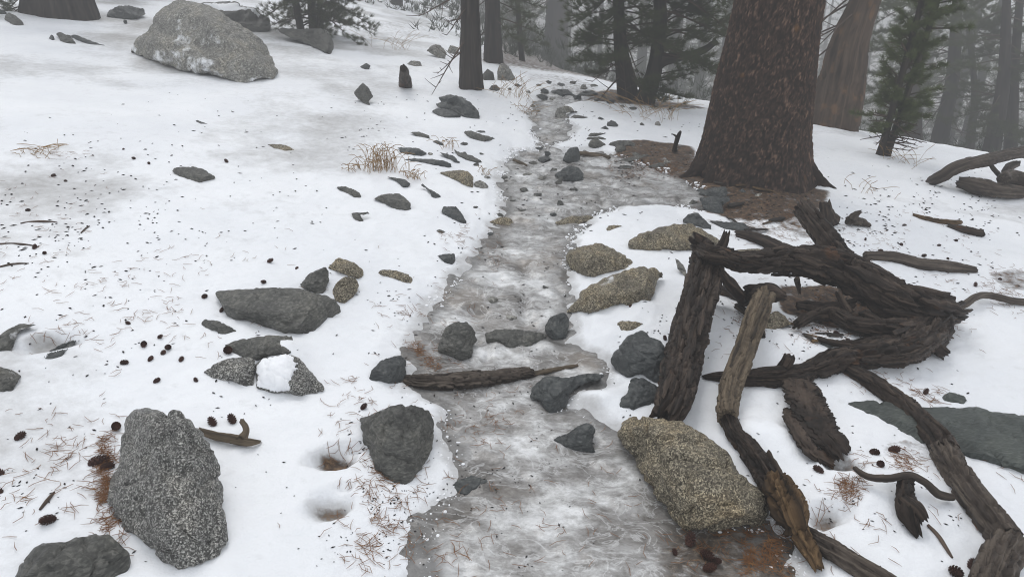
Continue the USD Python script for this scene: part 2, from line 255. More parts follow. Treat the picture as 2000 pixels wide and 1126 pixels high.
mat('trail_ice', {'g': ('geometry', {}), 'mp': ('mapping', {'mapping_type': 'point', 'scale': (1.0, 1.5, 1.0)}), 'w': ('noise_texture', {'scale': 3.0, 'detail': 8.0, 'roughness': .6, 'distortion': .1}),
    'w2': ('noise_texture', {'scale': 19.0, 'detail': 9.0, 'roughness': .74, 'distortion': .25}), 'w3': ('noise_texture', {'scale': 2.1, 'detail': 3.0}), 'fr': ('noise_texture', {'scale': 60.0, 'detail': 5.0, 'roughness': .7}),
    'mf': ('mix_float', {'fac': .33}), 'ri': ('rgb_ramp', {'ramp': [(0.38, (0.085, 0.077, 0.069)), (0.45, (0.185, 0.176, 0.166)), (0.50, (0.30, 0.293, 0.285)), (0.545, (0.45, 0.448, 0.443)), (0.61, (0.74, 0.745, 0.75))]}),
    'rbr': ('rgb_ramp', {'ramp': [(0.56, (0, 0, 0)), (0.74, (.7, .7, .7))]}), 'mb': ('mix', {'color2': (0.20, 0.155, 0.11)}),
    'rr': ('map_range', {'from_min': .3, 'from_max': .7, 'to_min': .05, 'to_max': .30}), 'ba': ('math', {'math_type': 'multiply_add', 'value2': .3}), 've': ('noise_texture', {'scale': 7.0, 'detail': 5.0, 'roughness': .6, 'distortion': .9}), 'v1': ('math', {'math_type': 'subtract', 'value2': .5}), 'v2': ('math', {'math_type': 'absolute'}), 'vr': ('rgb_ramp', {'ramp': [(0.0, (.45, .45, .45)), (.018, (.10, .10, .10)), (.03, (0, 0, 0))]}), 'vx': ('mix', {'color2': (0.72, 0.725, 0.73)}), 'lu': ('voronoi_texture', {'scale': 11.0, 'feature': 'smooth_f1'} if False else {'scale': 11.0}), 'lb': ('bump', {'strength': .45, 'distance': .03}), 'ac': ('attribute', {'attribute': 'clear'}), 'ad': ('attribute', {'attribute': 'debris'}), 'ca': ('math', {'math_type': 'multiply_add', 'value2': .55}), 'cr': ('rgb_ramp', {'ramp': [(.62, (0, 0, 0)), (.95, (.85, .85, .85))]}), 'cx': ('mix', {'color2': (0.085, 0.08, 0.074)}),
    'da': ('math', {'math_type': 'multiply_add', 'value2': .6}), 'dr': ('rgb_ramp', {'ramp': [(.70, (0, 0, 0)), (.95, (.9, .9, .9))]}), 'dx': ('mix', {}), 'dc': ('rgb_ramp', {'ramp': [(.35, (0.016, 0.011, 0.008)), (.55, (0.07, 0.050, 0.034)), (.72, (.21, .165, .115))]}),
        'b': ('bump', {'strength': .5, 'distance': .012}), 'p': ('principled_bsdf', {'ior': 1.4, 'specular_ior_level': .6, 'coat_weight': .35, 'coat_roughness': .08})},
    [('g.position', 'mp.vector'), ('mp.vector', 'w.vector'), ('mp.vector', 'w2.vector'), ('g.position', 'w3.vector'), ('g.position', 'fr.vector'), ('w.fac', 'mf.a'), ('w2.fac', 'mf.b'), ('mf.result', 'ri.fac'),
     ('w3.fac', 'rbr.fac'), ('rbr.color', 'mb.fac'), ('ri.color', 'mb.color1'), ('ac.fac', 'ca.value1'), ('w.fac', 'ca.value3'), ('ca.value', 'cr.fac'), ('cr.color', 'cx.fac'), ('mp.vector', 've.vector'), ('ve.fac', 'v1.value1'), ('v1.value', 'v2.value1'), ('v2.value', 'vr.fac'), ('vr.color', 'vx.fac'), ('mb.color', 'vx.color1'), ('vx.color', 'cx.color1'), ('ad.fac', 'da.value1'), ('w2.fac', 'da.value3'), ('da.value', 'dr.fac'), ('dr.color', 'dx.fac'), ('cx.color', 'dx.color1'), ('fr.fac', 'dc.fac'), ('dc.color', 'dx.color2'), ('dx.color', 'p.base_color'), ('w2.fac', 'rr.value'), ('rr.result', 'p.roughness'), ('fr.fac', 'ba.value1'), ('w2.fac', 'ba.value3'), ('ba.value', 'b.height'), ('mp.vector', 'lu.vector'), ('lu.distance', 'lb.height'), ('lb.normal', 'b.normal'), ('b.normal', 'p.normal')])
mat('fog', {'v': ('principled_volume', {'color': (0.96, 0.965, 0.97), 'density': HAZE, 'anisotropy': 0.0})}, [], surface=None, volume='v.volume')

# ------------------------------------------------------------------ ground, trail, haze
BARE = []   # (outline, strength, softness in metres)
BARE_PX = [
    (B([(0,100),(250,128),(600,178),(600,240),(380,215),(100,150)]), .72, .4),
    ([(1330,345),(1440,350),(1610,385),(1600,420),(1520,450),(1430,440),(1385,420)], 1.0, .10),
    ([(1560,385),(1800,430),(1960,470),(1900,520),(1700,470)], .50, .3),
    ([(1290,170),(1400,190),(1390,225),(1280,215)], .7, .3),
    ([(1760,315),(1990,400),(1960,430),(1740,345)], .42, .3),
    ([(1420,430),(1560,440),(1620,490),(1480,470)], .75, .1),
    (O([(985,940),(1100,850),(1250,845),(1500,880),(1640,900),(1700,1000),(1640,1095),(1400,1075),(1200,1050),(1000,1030)]), 1.0, .10),
    (G([(150,60),(200,100),(460,130),(730,150),(740,190),(830,250),(870,300),(760,290),(600,200),(430,190)]), .85, .08),
    (G([(640,560),(850,550),(1060,590),(1340,640),(1400,720),(1300,800),(1080,800),(930,750),(700,690),(610,640)]), 1.0, .06),
    (G([(1780,490),(1900,470),(2100,500),(2100,590),(1850,560)]), .85, .08),
    (G([(1050,200),(1500,260),(1800,330),(1700,390),(1300,330),(1080,300)]), .56, .15),
    (G([(600,600),(1000,620),(1350,620),(1440,740),(1250,830),(1000,830),(800,760),(650,720)]), 1.0, .05),
    (I([(520,760),(560,600),(650,380),(700,400),(640,600),(600,760),(700,890),(640,900)]), .75, .03),
    (K([(850,580),(950,560),(1060,640),(1060,700),(930,680),(870,640)]), .75, .03),
    (K([(1170,480),(1300,450),(1450,500),(1470,560),(1300,590),(1180,560)]), .75, .03),
    (K([(1350,120),(1500,110),(1560,180),(1420,200)]), .55, .03),
    (K([(620,150),(680,200),(760,420),(950,520),(820,520),(690,370)]), .8, .03),
    (J([(-110,380),(-60,350),(-10,380),(-30,480),(-90,540),(-120,500)]), .62, .03),
    (J([(-60,560),(0,590),(-10,660),(-70,640)]), .0, .03),
    (O([(800,440),(1000,420),(1200,470),(1500,490),(1800,545),(1600,540),(1300,510),(1050,500),(850,470)]), .95, .2),
    (O([(700,400),(1000,380),(1350,430),(1300,470),(1000,450),(750,430)]), 1.0, .2),
    (A([(150,80),(500,90),(560,120),(300,130)]), .45, .2),
    (O([(250,230),(600,250),(760,320),(850,400),(600,430),(420,320),(260,300)]), .75, .3),
    (B([(540,450),(700,470),(830,530),(700,510)]), .55, .12),
    (C3([(880,835),(1050,850),(1150,870),(1000,865)]), .6, .12),
    (C3([(150,985),(330,990),(560,1030),(420,1080),(200,1080)]), .85, .06),
]
bare = np.zeros(GXX.shape); thin = np.zeros(GXX.shape)
near = (GXX > -12) & (GXX < 10) & (GYY > 0.5) & (GYY < 22)
nx, ny = GXX[near], GYY[near]; npts = shapely.points(nx, ny)
for out, stg, soft in BARE_PX:
    if stg <= 0: continue
    w = at(np.array([p[0] for p in out]), np.array([p[1] for p in out]), 0, Hbase)
    w = w[np.hypot(w[:, 0], w[:, 1]) < 70]
    if len(w) < 3: continue
    poly = Polygon(w[:, :2]).buffer(0); shapely.prepare(poly)
    d = shapely.distance(poly, npts)
    bare[near] = np.maximum(bare[near], stg * ss(soft * 1.6, -soft * .3, d))
for hx, hy, ra, rb, an, dp in HOLES:
    if dp < -.044:
        q = np.exp(-((((GXX - hx) / (ra * .95)) ** 2 + ((GYY - hy) / (rb * .95)) ** 2)) ** 2)
        bare = np.maximum(bare, (.92 if dp < -.052 and hy < 2.2 else .82 if hy < 2.2 else .5) * q); thin = np.maximum(thin, .9 * q)
rr = np.hypot(GXX, GYY)
# beyond the crest the slope is covered in scrub and litter
bare = np.maximum(bare, .80 * ss(13.0, 17.0, GYY + 0.35 * GXX) * ss(-2.5, 0.5, GXX + 0.12 * (GYY - 12)))
bare = np.maximum(bare, .85 * ss(9.6, 11.6, GYY) * ss(-1.6, -.2, GXX) * ss(4.0, 2.0, GXX))
bare = np.maximum(bare, .62 * ss(17.0, 24.0, rr))
thin = np.maximum(thin, .60 * ss(.42, .70, fbm(xyz(GXX, GYY, 1.1), 4, 31)) * ss(-.5, -2.0, GXX) + .24)
thin = np.maximum(thin, .55 * ss(.42, .7, fbm(xyz(GXX, GYY * 1.6, 1.3), 4, 32)) * ss(1.8, 3.2, GXX) * ss(2.6, 4.0, GYY))
thin = np.maximum(thin, .66 * ss(.09, .0, trail_sd(GXX, GYY)))
bare = np.maximum(bare, .36 * ss(.16, .0, trail_sd(GXX, GYY)) * ss(.4, .7, fbm(xyz(GXX, GYY, 3.), 2, 8)))
def grid_faces(mask_i, mask_j):
    n, m = mask_i, mask_j
    i, j = np.meshgrid(np.arange(n - 1), np.arange(m - 1), indexing='ij'); a = i * m + j
    return np.stack([a, a + m, a + m + 1, a + 1], -1).reshape(-1, 4)
v = np.stack([GXX, GYY, SNOW_Z], -1).reshape(-1, 3)
f = grid_faces(len(XS), len(YS)); f = np.vstack([f[:, [0, 1, 2]], f[:, [0, 2, 3]]])
g = mesh('snowy_ground', v, f, 'snow', prim={'bare': bare.ravel(), 'thin': thin.ravel()}, kind='structure')
tag(g, 'snow covered forest slope with patches of bare needle litter', 'ground')
tx = axis(-3, 4.9, -1.0, 1.4, .0155, 1.01); ty = axis(.7, 12.9, 1.0, 3.4, .0155, 1.009)
tx = tx[(tx > -2.9) & (tx < 4.8)]; ty = ty[(ty > .65) & (ty < 12.8)]
TX, TY = np.meshgrid(tx, ty, indexing='ij'); tsd = trail_sd(TX, TY)
v = np.stack([TX, TY, Hice(TX, TY)], -1).reshape(-1, 3); f = grid_faces(len(tx), len(ty)); f = f[(tsd.ravel()[f] < .10).all(1)]
used = np.unique(f); rem = np.full(len(v), -1); rem[used] = np.arange(len(used))
f = rem[f]; f = np.vstack([f[:, [0, 1, 2]], f[:, [0, 2, 3]]])
clear = ss(-.14, .0, tsd) * .75 + .5 * ss(.55, .75, fbm(xyz(TX, TY, 1.7), 3, 51)); deb = np.zeros(TX.shape); tp = shapely.points(TX, TY)
for out, stg in (([(1330,1050),(1480,1040),(1560,1080),(1620,1190),(1340,1190),(1310,1100)], .75), ([(790,670),(850,680),(860,735),(800,740)], .6), ([(1160,1000),(1290,990),(1330,1050),(1200,1060)], .35), ([(1180,330),(1330,350),(1390,390),(1250,395)], .30), ([(1080,470),(1125,480),(1125,600),(1085,600)], .3), ([(1100,545),(1125,530),(1130,560)], .6), ([(960,420),(1000,440),(970,480),(940,470)], .5)):
    w = at(np.array([p[0] for p in out]), np.array([p[1] for p in out]), 0, Hbase); deb = np.maximum(deb, stg * ss(.12, -.03, shapely.distance(Polygon(w[:, :2]).buffer(0), tp)))
g = mesh('icy_trail', v[used], f, 'trail_ice', prim={'clear': clear.ravel()[used], 'debris': deb.ravel()[used]}, kind='structure'); tag(g, 'grey footworn ice covering the trail', 'trail')
hb = np.array([[x, y, z] for x in (-155, 155) for y in (-30, 160) for z in (-12, 13.5)], float)
hf = [[0, 1, 3], [0, 3, 2], [4, 6, 7], [4, 7, 5], [0, 4, 5], [0, 5, 1], [2, 3, 7], [2, 7, 6], [0, 2, 6], [0, 6, 4], [1, 5, 7], [1, 7, 3]]
g = mesh('haze', hb, hf, 'fog', smooth=False, kind='stuff'); tag(g, 'pale mountain fog filling the forest', 'fog')

# ------------------------------------------------------------------ rocks
def vnormals(v, f):
    n = np.zeros_like(v); c = np.cross(v[f[:, 1]] - v[f[:, 0]], v[f[:, 2]] - v[f[:, 0]])
    for k in range(3): np.add.at(n, f[:, k], c)
    return n / np.maximum(np.linalg.norm(n, axis=1, keepdims=True), 1e-12)
def mesh_crisp(name, v, f, mt, parent, loc, dm):
    """A mesh shaded smooth except over its sharp edges, with the mask of thin snow carried along."""
    import trimesh
    fn = np.cross(v[f[:, 1]] - v[f[:, 0]], v[f[:, 2]] - v[f[:, 0]]); fn /= np.maximum(np.linalg.norm(fn, axis=1, keepdims=True), 1e-12)
    # group the corners of each vertex by face direction (quantised), which splits it at sharp edges only
    vn = vnormals(v, f); c = f.ravel(); cn = np.repeat(fn, 3, 0); off = (cn * vn[c]).sum(1) < math.cos(math.radians(30))
    kind = np.where(off, 1 + np.abs(cn).argmax(1) * 2 + (cn[np.arange(len(cn)), np.abs(cn).argmax(1)] > 0), 0)
    key = c.astype(np.int64) * 8 + kind; u, inv = np.unique(key, return_inverse=True); src = u // 8
    return mesh(name, v[src], inv.reshape(-1, 3), mt, parent, loc=loc, prim={'dust': dm[src]})
def rock(label, mt, out, ridges=None, tk=.30, lam=.5, chops=5, rough=1.0, cat='rock', name='rock', snow=(), dust=(), res=46, lift=0.0, base=None, seed=None, group=None, tb=.55, surf=None):
    seed = seed if seed is not None else (int(out[0][0] * 7 + out[0][1] * 13) & 0xffff)
    rng = np.random.default_rng(seed)
    poly = Polygon([p[:2] for p in out]).buffer(0)
    if poly.geom_type != 'Polygon': poly = max(poly.geoms, key=lambda q: q.area)
    x0, y0, x1, y1 = poly.bounds; diag = math.hypot(x1 - x0, y1 - y0)
    s = max(diag / res, 1.0)
    ring = poly.exterior; nb = max(int(ring.length / s), 14)
    bp = np.array([ring.interpolate(k / nb, normalized=True).coords[0] for k in range(nb)])
    # soften the traced corners, then roughen the edge
    for _ in range(1): bp = .25 * np.roll(bp, 1, 0) + .5 * bp + .25 * np.roll(bp, -1, 0)
    bp = bp + (np.stack([noise(np.c_[bp * 3.1 / s / 6, np.full(nb, seed % 97)], 1), noise(np.c_[bp * 3.1 / s / 6, np.full(nb, seed % 89)], 2)], 1) - .5) * s * .7
    poly = Polygon(bp).buffer(0)
    if poly.geom_type != 'Polygon': poly = max(poly.geoms, key=lambda q: q.area)
    xs = np.arange(x0, x1 + s, s); ys = np.arange(y0, y1 + s, s * .866)
    gxx, gyy = np.meshgrid(xs, ys); gxx = gxx + (np.arange(len(ys)) % 2)[:, None] * s * .5
    ip = np.c_[gxx.ravel(), gyy.ravel()] + rng.normal(0, s * .12, (gxx.size, 2))
    pt = shapely.points(ip); ok = shapely.contains(poly, pt) & (shapely.distance(poly.exterior, pt) > .55 * s); ip = ip[ok]
    P2 = np.vstack([bp, ip]); tri = Delaunay(P2).simplices
    cen = P2[tri].mean(1); tri = tri[shapely.contains_xy(poly, cen[:, 0], cen[:, 1])]
    a2 = P2[tri]; cr = np.cross(a2[:, 1] - a2[:, 0], a2[:, 2] - a2[:, 0]); tri = tri[np.abs(cr) > 1e-6]; cr = cr[np.abs(cr) > 1e-6]
    tri[cr > 0] = tri[cr > 0][:, ::-1]      # front faces look back at the viewer side
    usedv = np.unique(tri); rm = np.full(len(P2), -1); rm[usedv] = np.arange(len(usedv)); P2 = P2[usedv]; tri = rm[tri]
    e = shapely.distance(ring if False else poly.exterior, shapely.points(P2)); inr = e.max()
    rnd = np.sqrt(np.clip(1 - (1 - np.clip(e / (inr * .85), 0, 1)) ** 2, 0, 1))
    auto = ridges is None
    if auto:
        ridges = []
        er = poly.buffer(-inr * .35)
        er = er if not er.is_empty else poly
        b = er.bounds; n = 0
        while len(ridges) < 3 and n < 200:
            n += 1; q = (rng.uniform(b[0], b[2]), rng.uniform(b[1], b[3]))
            if shapely.contains_xy(er, *q): ridges.append((*q, rng.uniform(.65, 1)))
    rp = np.array([r[:2] for r in ridges]); rv = np.array([r[2] for r in ridges])
    bq = np.array([poly.exterior.interpolate(k / 40, normalized=True).coords[0] for k in range(40)])
    fac = LinearNDInterpolator(np.vstack([bq, rp]), np.r_[np.zeros(40), rv])(P2); fac = np.where(np.isnan(fac), 0, fac)
    prof = .86 * fac + .24 * rnd
    # where it stands: the lower edge of the outline rests on the ground
    cols = np.linspace(x0, x1, 25); low = np.array([P2[np.abs(P2[:, 0] - c) < (x1 - x0) / 24 + s, 1].max(initial=y0) for c in cols])
    low = np.minimum(low, 1400)
    D = hit(cols, low, lift, surf); bi = int(np.argmax(low)); D0 = D[bi] if base is None else float(hit(*base, lift, surf)); mpp = D0 / F; W = (x1 - x0) * mpp
    D = gaussian_filter1d(np.clip(D, D0 - .5 * W, D0 + .5 * W), 2)
    Dl = np.interp(P2[:, 0], cols, D); ht = hit(P2[:, 0], P2[:, 1], 0, surf)
    S = math.sqrt(poly.area) * mpp
    d0 = Dl + lam * np.clip(ht - Dl, 0, 1.1 * W)
    df = d0 - tk * S * prof
    db = d0 + np.minimum(np.clip(ht - d0, 0, None) + .05, tb * S * (.35 + .65 * rnd))
    ray = rays(P2[:, 0], P2[:, 1]); vf = CAM + ray * df[:, None]; vb = CAM + ray * db[:, None]
    n = len(P2); ed = np.vstack([tri[:, [0, 1]], tri[:, [1, 2]], tri[:, [2, 0]]])
    key = np.sort(ed, 1); _, inv, cnt = np.unique(key, axis=0, return_inverse=True, return_counts=True); be = ed[cnt[inv.ravel()] == 1]
    faces = np.vstack([tri, tri[:, ::-1] + n, np.c_[be[:, 1], be[:, 0], be[:, 0] + n], np.c_[be[:, 1], be[:, 0] + n, be[:, 1] + n]])
    v = np.vstack([vf, vb]); c0 = vf.mean(0)
    layered = mt in ('dark_schist', 'grey_schist', 'green_schist')
    if layered: chops = min(chops, 2) + (5 if auto else 0)
    for _ in range(chops):
        if layered: d = -ray.mean(0) / np.linalg.norm(ray.mean(0)) + rng.normal(size=3) * .42; d[2] += .1
        else: d = rng.normal(size=3); d[2] = abs(d[2]) * .8 + .15; d[1] -= .5
        d /= np.linalg.norm(d)
        q = (v - c0) @ d; o = np.quantile(q[:n], rng.uniform(.76, .93) if layered else rng.uniform(.86, .96)); ex = np.clip(q - o, 0, None); v = v - d * (ex * (.95 if layered else .8))[:, None]
    nr = vnormals(v, faces); fq = 3.0 / S
    off = rng.uniform(0, 50, 3)
    bed = rng.normal(size=3); bed[2] += .6; bed /= np.linalg.norm(bed)
    am = S * rough * ((.018 if layered else .07) * (fbm(v * fq + off, 3, 1) - .5) + (.022 if layered else .05) * (fbm(v * fq * 4 + off, 3, 2) - .5) - .035 * ss(.09, 0, np.abs(noise(v * fq * 1.2 + off, 3) - .5)))
    if layered:
        h = (v @ bed) * fq * 2.6 + 1.2 * fbm(v * fq * .8 + off, 2, 6); am = am + S * rough * .05 * (noise(np.c_[h * 1.6, h * 0, h * 0] + off, 7) - .5) + S * rough * .02 * (noise(np.c_[h * 6, h * 0, h * 0] + off, 8) - .5)
    v = v + nr * am[:, None]
    dm = np.zeros(len(v))
    for dp, soft in dust:
        dd = Polygon(dp).buffer(0); dist = shapely.distance(dd, shapely.points(P2)); dm[:n] = np.maximum(dm[:n], .9 * ss(soft, -soft * .2, dist))
    lo = v[faces[:len(tri)].ravel()]; bx = v[np.argmin(v[:n, 2])].copy()
    loc = np.array([v[:, 0].mean(), v[:, 1].mean(), v[:n, 2].min()])
    if not snow:
        p = mesh_crisp(name, v, faces, mt, None, loc, dm)
        tag(p, label, cat, group); return p
    t = thing(name, label, cat, loc, group); mesh_crisp('stone', v, faces, mt, t, None, dm)
    nf = vnormals(v[:n], tri)
    for sp_, th in snow:
        pl = Polygon(sp_).buffer(0); cen = P2[tri].mean(1) + (np.stack([fbm(np.c_[P2[tri].mean(1) / 9 / max(mpp * 180, .3), np.zeros(len(tri))], 3, k) for k in (4, 5)], 1) - .5) * inr * .5
        sel = tri[shapely.contains_xy(pl, cen[:, 0], cen[:, 1])]
        if not len(sel): continue
        u = np.unique(sel); ed = np.vstack([sel[:, [0, 1]], sel[:, [1, 2]], sel[:, [2, 0]]]); key = np.sort(ed, 1)
        _, inv, cnt = np.unique(key, axis=0, return_inverse=True, return_counts=True); be = ed[cnt[inv.ravel()] == 1]; bu = np.unique(be)
        dist = cKDTree(P2[bu]).query(P2[u])[0] * mpp
        hgt = th * np.sin(np.clip(dist / (th * 4), 0, 1) * np.pi / 2) + .003
        pv = v[u] + nf[u] * hgt[:, None] * .6 + np.array([0, 0, 1]) * hgt[:, None] * .6; pv[np.isin(u, bu)] = v[bu] - nf[bu] * .01
        rm = np.full(n, -1); rm[u] = np.arange(len(u)); mesh('snow_patch', pv, rm[sel], 'loose_snow', t)
    return t

exec_rocks = []
def rk(*a, **k): exec_rocks.append((a, k))
SG, PG, TG, DS, GS, GR = 'speckled_granite', 'pale_granite', 'tan_granite', 'dark_schist', 'grey_schist', 'green_schist'
# --- foreground
rk('large speckled granite rock with a notched top, in the lower left snow', SG, I([(690,300),(705,250),(735,215),(800,203),(870,208),(905,232),(916,262),(930,232),(955,206),(1000,213),(1050,270),(1110,340),(1160,430),(1200,510),(1215,620),(1220,740),(1245,880),(1250,930),(1200,990),(1150,1035),(1110,1070),(990,1088),(900,1045),(840,975),(780,920),(700,885),(640,800),(600,720),(585,640),(610,570),(650,490),(670,380)]), ridges=I([(820,330,.75),(1000,330,.75),(915,330,.6),(900,600,1),(1050,620,.95),(960,850,.8),(760,620,.8)]), tk=.34, lam=.62, chops=0, res=90)
rk('dark flat rock cut by the bottom left edge of the photo', GS, I([(60,1180),(85,1110),(110,1050),(150,1000),(230,935),(330,940),(430,910),(530,892),(600,890),(650,930),(700,990),(725,1050),(722,1120),(690,1210),(80,1230)]), tk=.22, lam=.7, res=60, chops=3)
rk('rounded grey rock beside the left edge of the ice, below the step log', GS, J([(145,265),(190,240),(270,205),(340,183),(420,185),(500,200),(530,220),(550,260),(552,390),(530,460),(490,530),(450,590),(400,628),(350,610),(280,570),(240,540),(210,470),(170,380)]), ridges=J([(230,290,.7),(380,240,.8),(480,290,.75),(300,440,1),(460,420,.9),(390,540,.75)]), tk=.34, lam=.6, res=64, chops=3)
rk('small angular grey rock frozen into the ice near the big tan rock', DS, J([(1210,375),(1240,350),(1290,340),(1340,300),(1400,275),(1430,300),(1443,320),(1425,385),(1445,440),(1400,460),(1380,465),(1330,440),(1290,420),(1260,395)]), tk=.3, lam=.55, chops=6)
rk('dark angular rock at the right end of the step log', DS, J([(1088,150),(1090,95),(1120,60),(1165,20),(1300,30),(1400,10),(1480,12),(1490,25),(1440,50),(1380,60),(1330,90),(1300,120),(1285,180),(1240,215),(1200,232),(1165,205),(1140,165),(1110,155)]), ridges=J([(1150,90,.75),(1300,75,.9),(1420,35,.5),(1200,150,.9)]), tk=.4, lam=.5, chops=4, res=56)
rk('flat dark stone showing through the lower ice', DS, J([(620,650),(690,590),(760,565),(850,585),(868,612),(800,650),(720,695),(650,700)]), tk=.10, lam=.95, chops=2)
rk('grey slab wedged under the block beside the upright log', DS, J([(1530,245),(1570,190),(1575,160),(1620,110),(1640,30),(1700,30),(1790,80),(1810,120),(1800,170),(1690,190),(1600,258)]), tk=.28, lam=.6, chops=4)
rk('large yellowish granite rock at the right edge of the ice', TG, [(1208,850),(1212,830),(1225,815),(1260,812),(1330,825),(1380,850),(1420,880),(1445,920),(1485,950),(1502,975),(1500,1010),(1480,1027),(1430,1034),(1370,1038),(1330,1028),(1300,998),(1275,962),(1245,922),(1235,888),(1215,870)], ridges=[(1240,838,.6),(1300,850,.75),(1370,900,.85),(1420,945,.85),(1300,930,.95),(1350,985,1),(1440,1000,.8)], tk=.42, lam=.55, chops=0, res=96, rough=1.5)
rk('dark angular block leaning on the upright log', DS, E([(1525,900),(1560,850),(1620,780),(1690,745),(1720,760),(1740,785),(1800,800),(1835,850),(1840,960),(1830,1060),(1770,1030),(1700,990),(1620,1005),(1560,965),(1535,930)]), ridges=E([(1640,830,.6),(1720,870,.9),(1640,950,.8),(1790,880,.8)]), tk=.4, lam=.45, chops=5, res=58)
rk('small dark block between the flat path stone and the tan boulders', DS, E([(1165,715),(1200,670),(1270,645),(1295,670),(1297,720),(1280,790),(1220,800),(1185,780),(1165,745)]), ridges=E([(1225,690,.6),(1200,735,1),(1275,740,.9)]), tk=.4, lam=.45, chops=5)
rk('squarish grey rock standing in the trail above the step log', GS, E([(575,840),(590,790),(625,720),(680,695),(740,695),(780,745),(792,800),(775,830),(770,890),(730,915),(690,912),(640,890),(580,865)]), ridges=E([(650,740,.7),(740,760,.75),(690,840,1),(610,840,.8),(745,860,.8)]), tk=.4, lam=.5, chops=5, res=56)
rk('flat grey stone set across the trail above the step log', GS, E([(840,760),(900,740),(1000,740),(1120,755),(1175,765),(1170,780),(1090,830),(1000,840),(880,845),(845,830)]), ridges=E([(870,780,.8),(1080,785,.9),(960,790,1)]), tk=.2, lam=.6, chops=4)
rk('dark rock at the left end of the step log', DS, E([(190,1020),(220,960),(270,910),(330,890),(380,885),(400,910),(402,1000),(390,1025),(330,1040),(290,1032),(210,1030)]), ridges=E([(290,940,.7),(370,930,.8),(300,1000,.95)]), tk=.38, lam=.5, chops=5)
rk('rounded speckled boulder on the right edge of the trail, farther of the touching pair', TG, E([(1285,330),(1300,290),(1370,262),(1450,265),(1530,290),(1600,330),(1690,390),(1640,410),(1590,410),(1500,430),(1420,455),(1380,450),(1310,410),(1285,380)]), ridges=E([(1340,310,.8),(1450,310,1),(1560,350,.8),(1380,400,.9)]), tk=.36, lam=.42, chops=3, res=60)
rk('angular tan boulder with a small snow patch, nearer of the touching pair', TG, E([(1345,500),(1370,470),(1450,440),(1560,420),(1600,400),(1700,395),(1780,410),(1815,430),(1780,470),(1765,540),(1740,590),(1690,635),(1640,610),(1580,600),(1540,610),(1470,640),(1410,655),(1350,640),(1285,650),(1290,630),(1330,600),(1350,560)]), ridges=E([(1400,490,.6),(1560,470,.75),(1740,440,.7),(1480,560,1),(1600,540,.9),(1700,530,.9),(1400,590,.8)]), tk=.36, lam=.5, chops=4, res=72, dust=[(E([(1410,500),(1450,470),(1535,448),(1545,470),(1480,492)]), 6)])
rk('broad brown boulder under the left tip of the fallen trunk', TG, [(1225,485),(1228,462),(1240,450),(1255,447),(1270,437),(1300,427),(1330,430),(1360,440),(1385,455),(1408,470),(1405,486),(1360,490),(1300,488),(1250,490)], ridges=[(1260,458,.8),(1310,452,1),(1370,462,.9),(1300,440,.5)], tk=.42, lam=.4, chops=3, res=60)
rk('grey rock behind the broad brown boulder', DS, Q(1100,400,4.505,[(1040,140),(1100,80),(1180,65),(1245,130),(1300,180),(1310,240),(1280,235),(1200,190),(1120,160)]), tk=.3, lam=.4)
rk('small flat tan stone in snow below the pair of tan boulders', TG, E([(1540,715),(1590,690),(1660,688),(1710,705),(1650,745),(1590,747)]), tk=.2, lam=.7)
rk('granite edge poking from the snow right of the tan boulder pair', PG, Q(1100,400,4.505,[(985,470),(1010,480),(1050,510),(1082,545),(1080,640),(1040,600),(1005,560)]), tk=.3, lam=.4)
rk('long greenish slab under the long log at right', GR, K([(920,165),(1050,155),(1200,165),(1350,190),(1480,200),(1620,180),(1980,235),(2130,250),(2130,780),(1970,695),(1790,580),(1600,465),(1540,420),(1420,395),(1330,392),(1230,350),(1130,280),(1030,230)]), ridges=K([(1100,190,.6),(1350,240,.9),(1500,280,.9),(1700,260,.8),(2000,300,.8),(2050,450,.8),(1700,420,.6)]), tk=.13, lam=.85, res=80, chops=2, tb=.3)
rk('small grey stone with litter behind the long log at right', GR, K([(1500,140),(1560,110),(1640,130),(1658,155),(1630,180),(1540,170)]), tk=.2, lam=.6)
rk('flat yellow stone just behind the fallen trunk', TG, G([(385,305),(480,295),(540,300),(590,335),(500,352),(420,350)]), tk=.22, lam=.6)
rk('round yellow stone beside the pale broken branch', TG, G([(535,730),(560,660),(600,635),(650,660),(692,712),(620,735),(560,748)]), tk=.4, lam=.4, chops=2)
rk('dark stone stack piece at the foot of the big tree, lower', DS, G([(185,15),(270,5),(350,10),(358,30),(310,60),(325,108),(260,105),(210,85)]), tk=.4, lam=.4)
rk('flat dark stone left of the litter patch behind the fallen trunk', DS, G([(235,140),(330,148),(430,155),(460,180),(440,202),(340,197),(280,170)]), tk=.25, lam=.5)
rk('dark stone stack piece at the foot of the big tree, upper', DS, C3([(175,1065),(250,1030),(330,1025),(345,1060),(340,1090),(260,1085)]), tk=.35, lam=.4)
rk('dark stone peeking from snow among the log roots', DS, Q(1350,380,2.963,[(735,870),(770,835),(810,840),(850,875),(800,890)]), tk=.2, lam=.6)
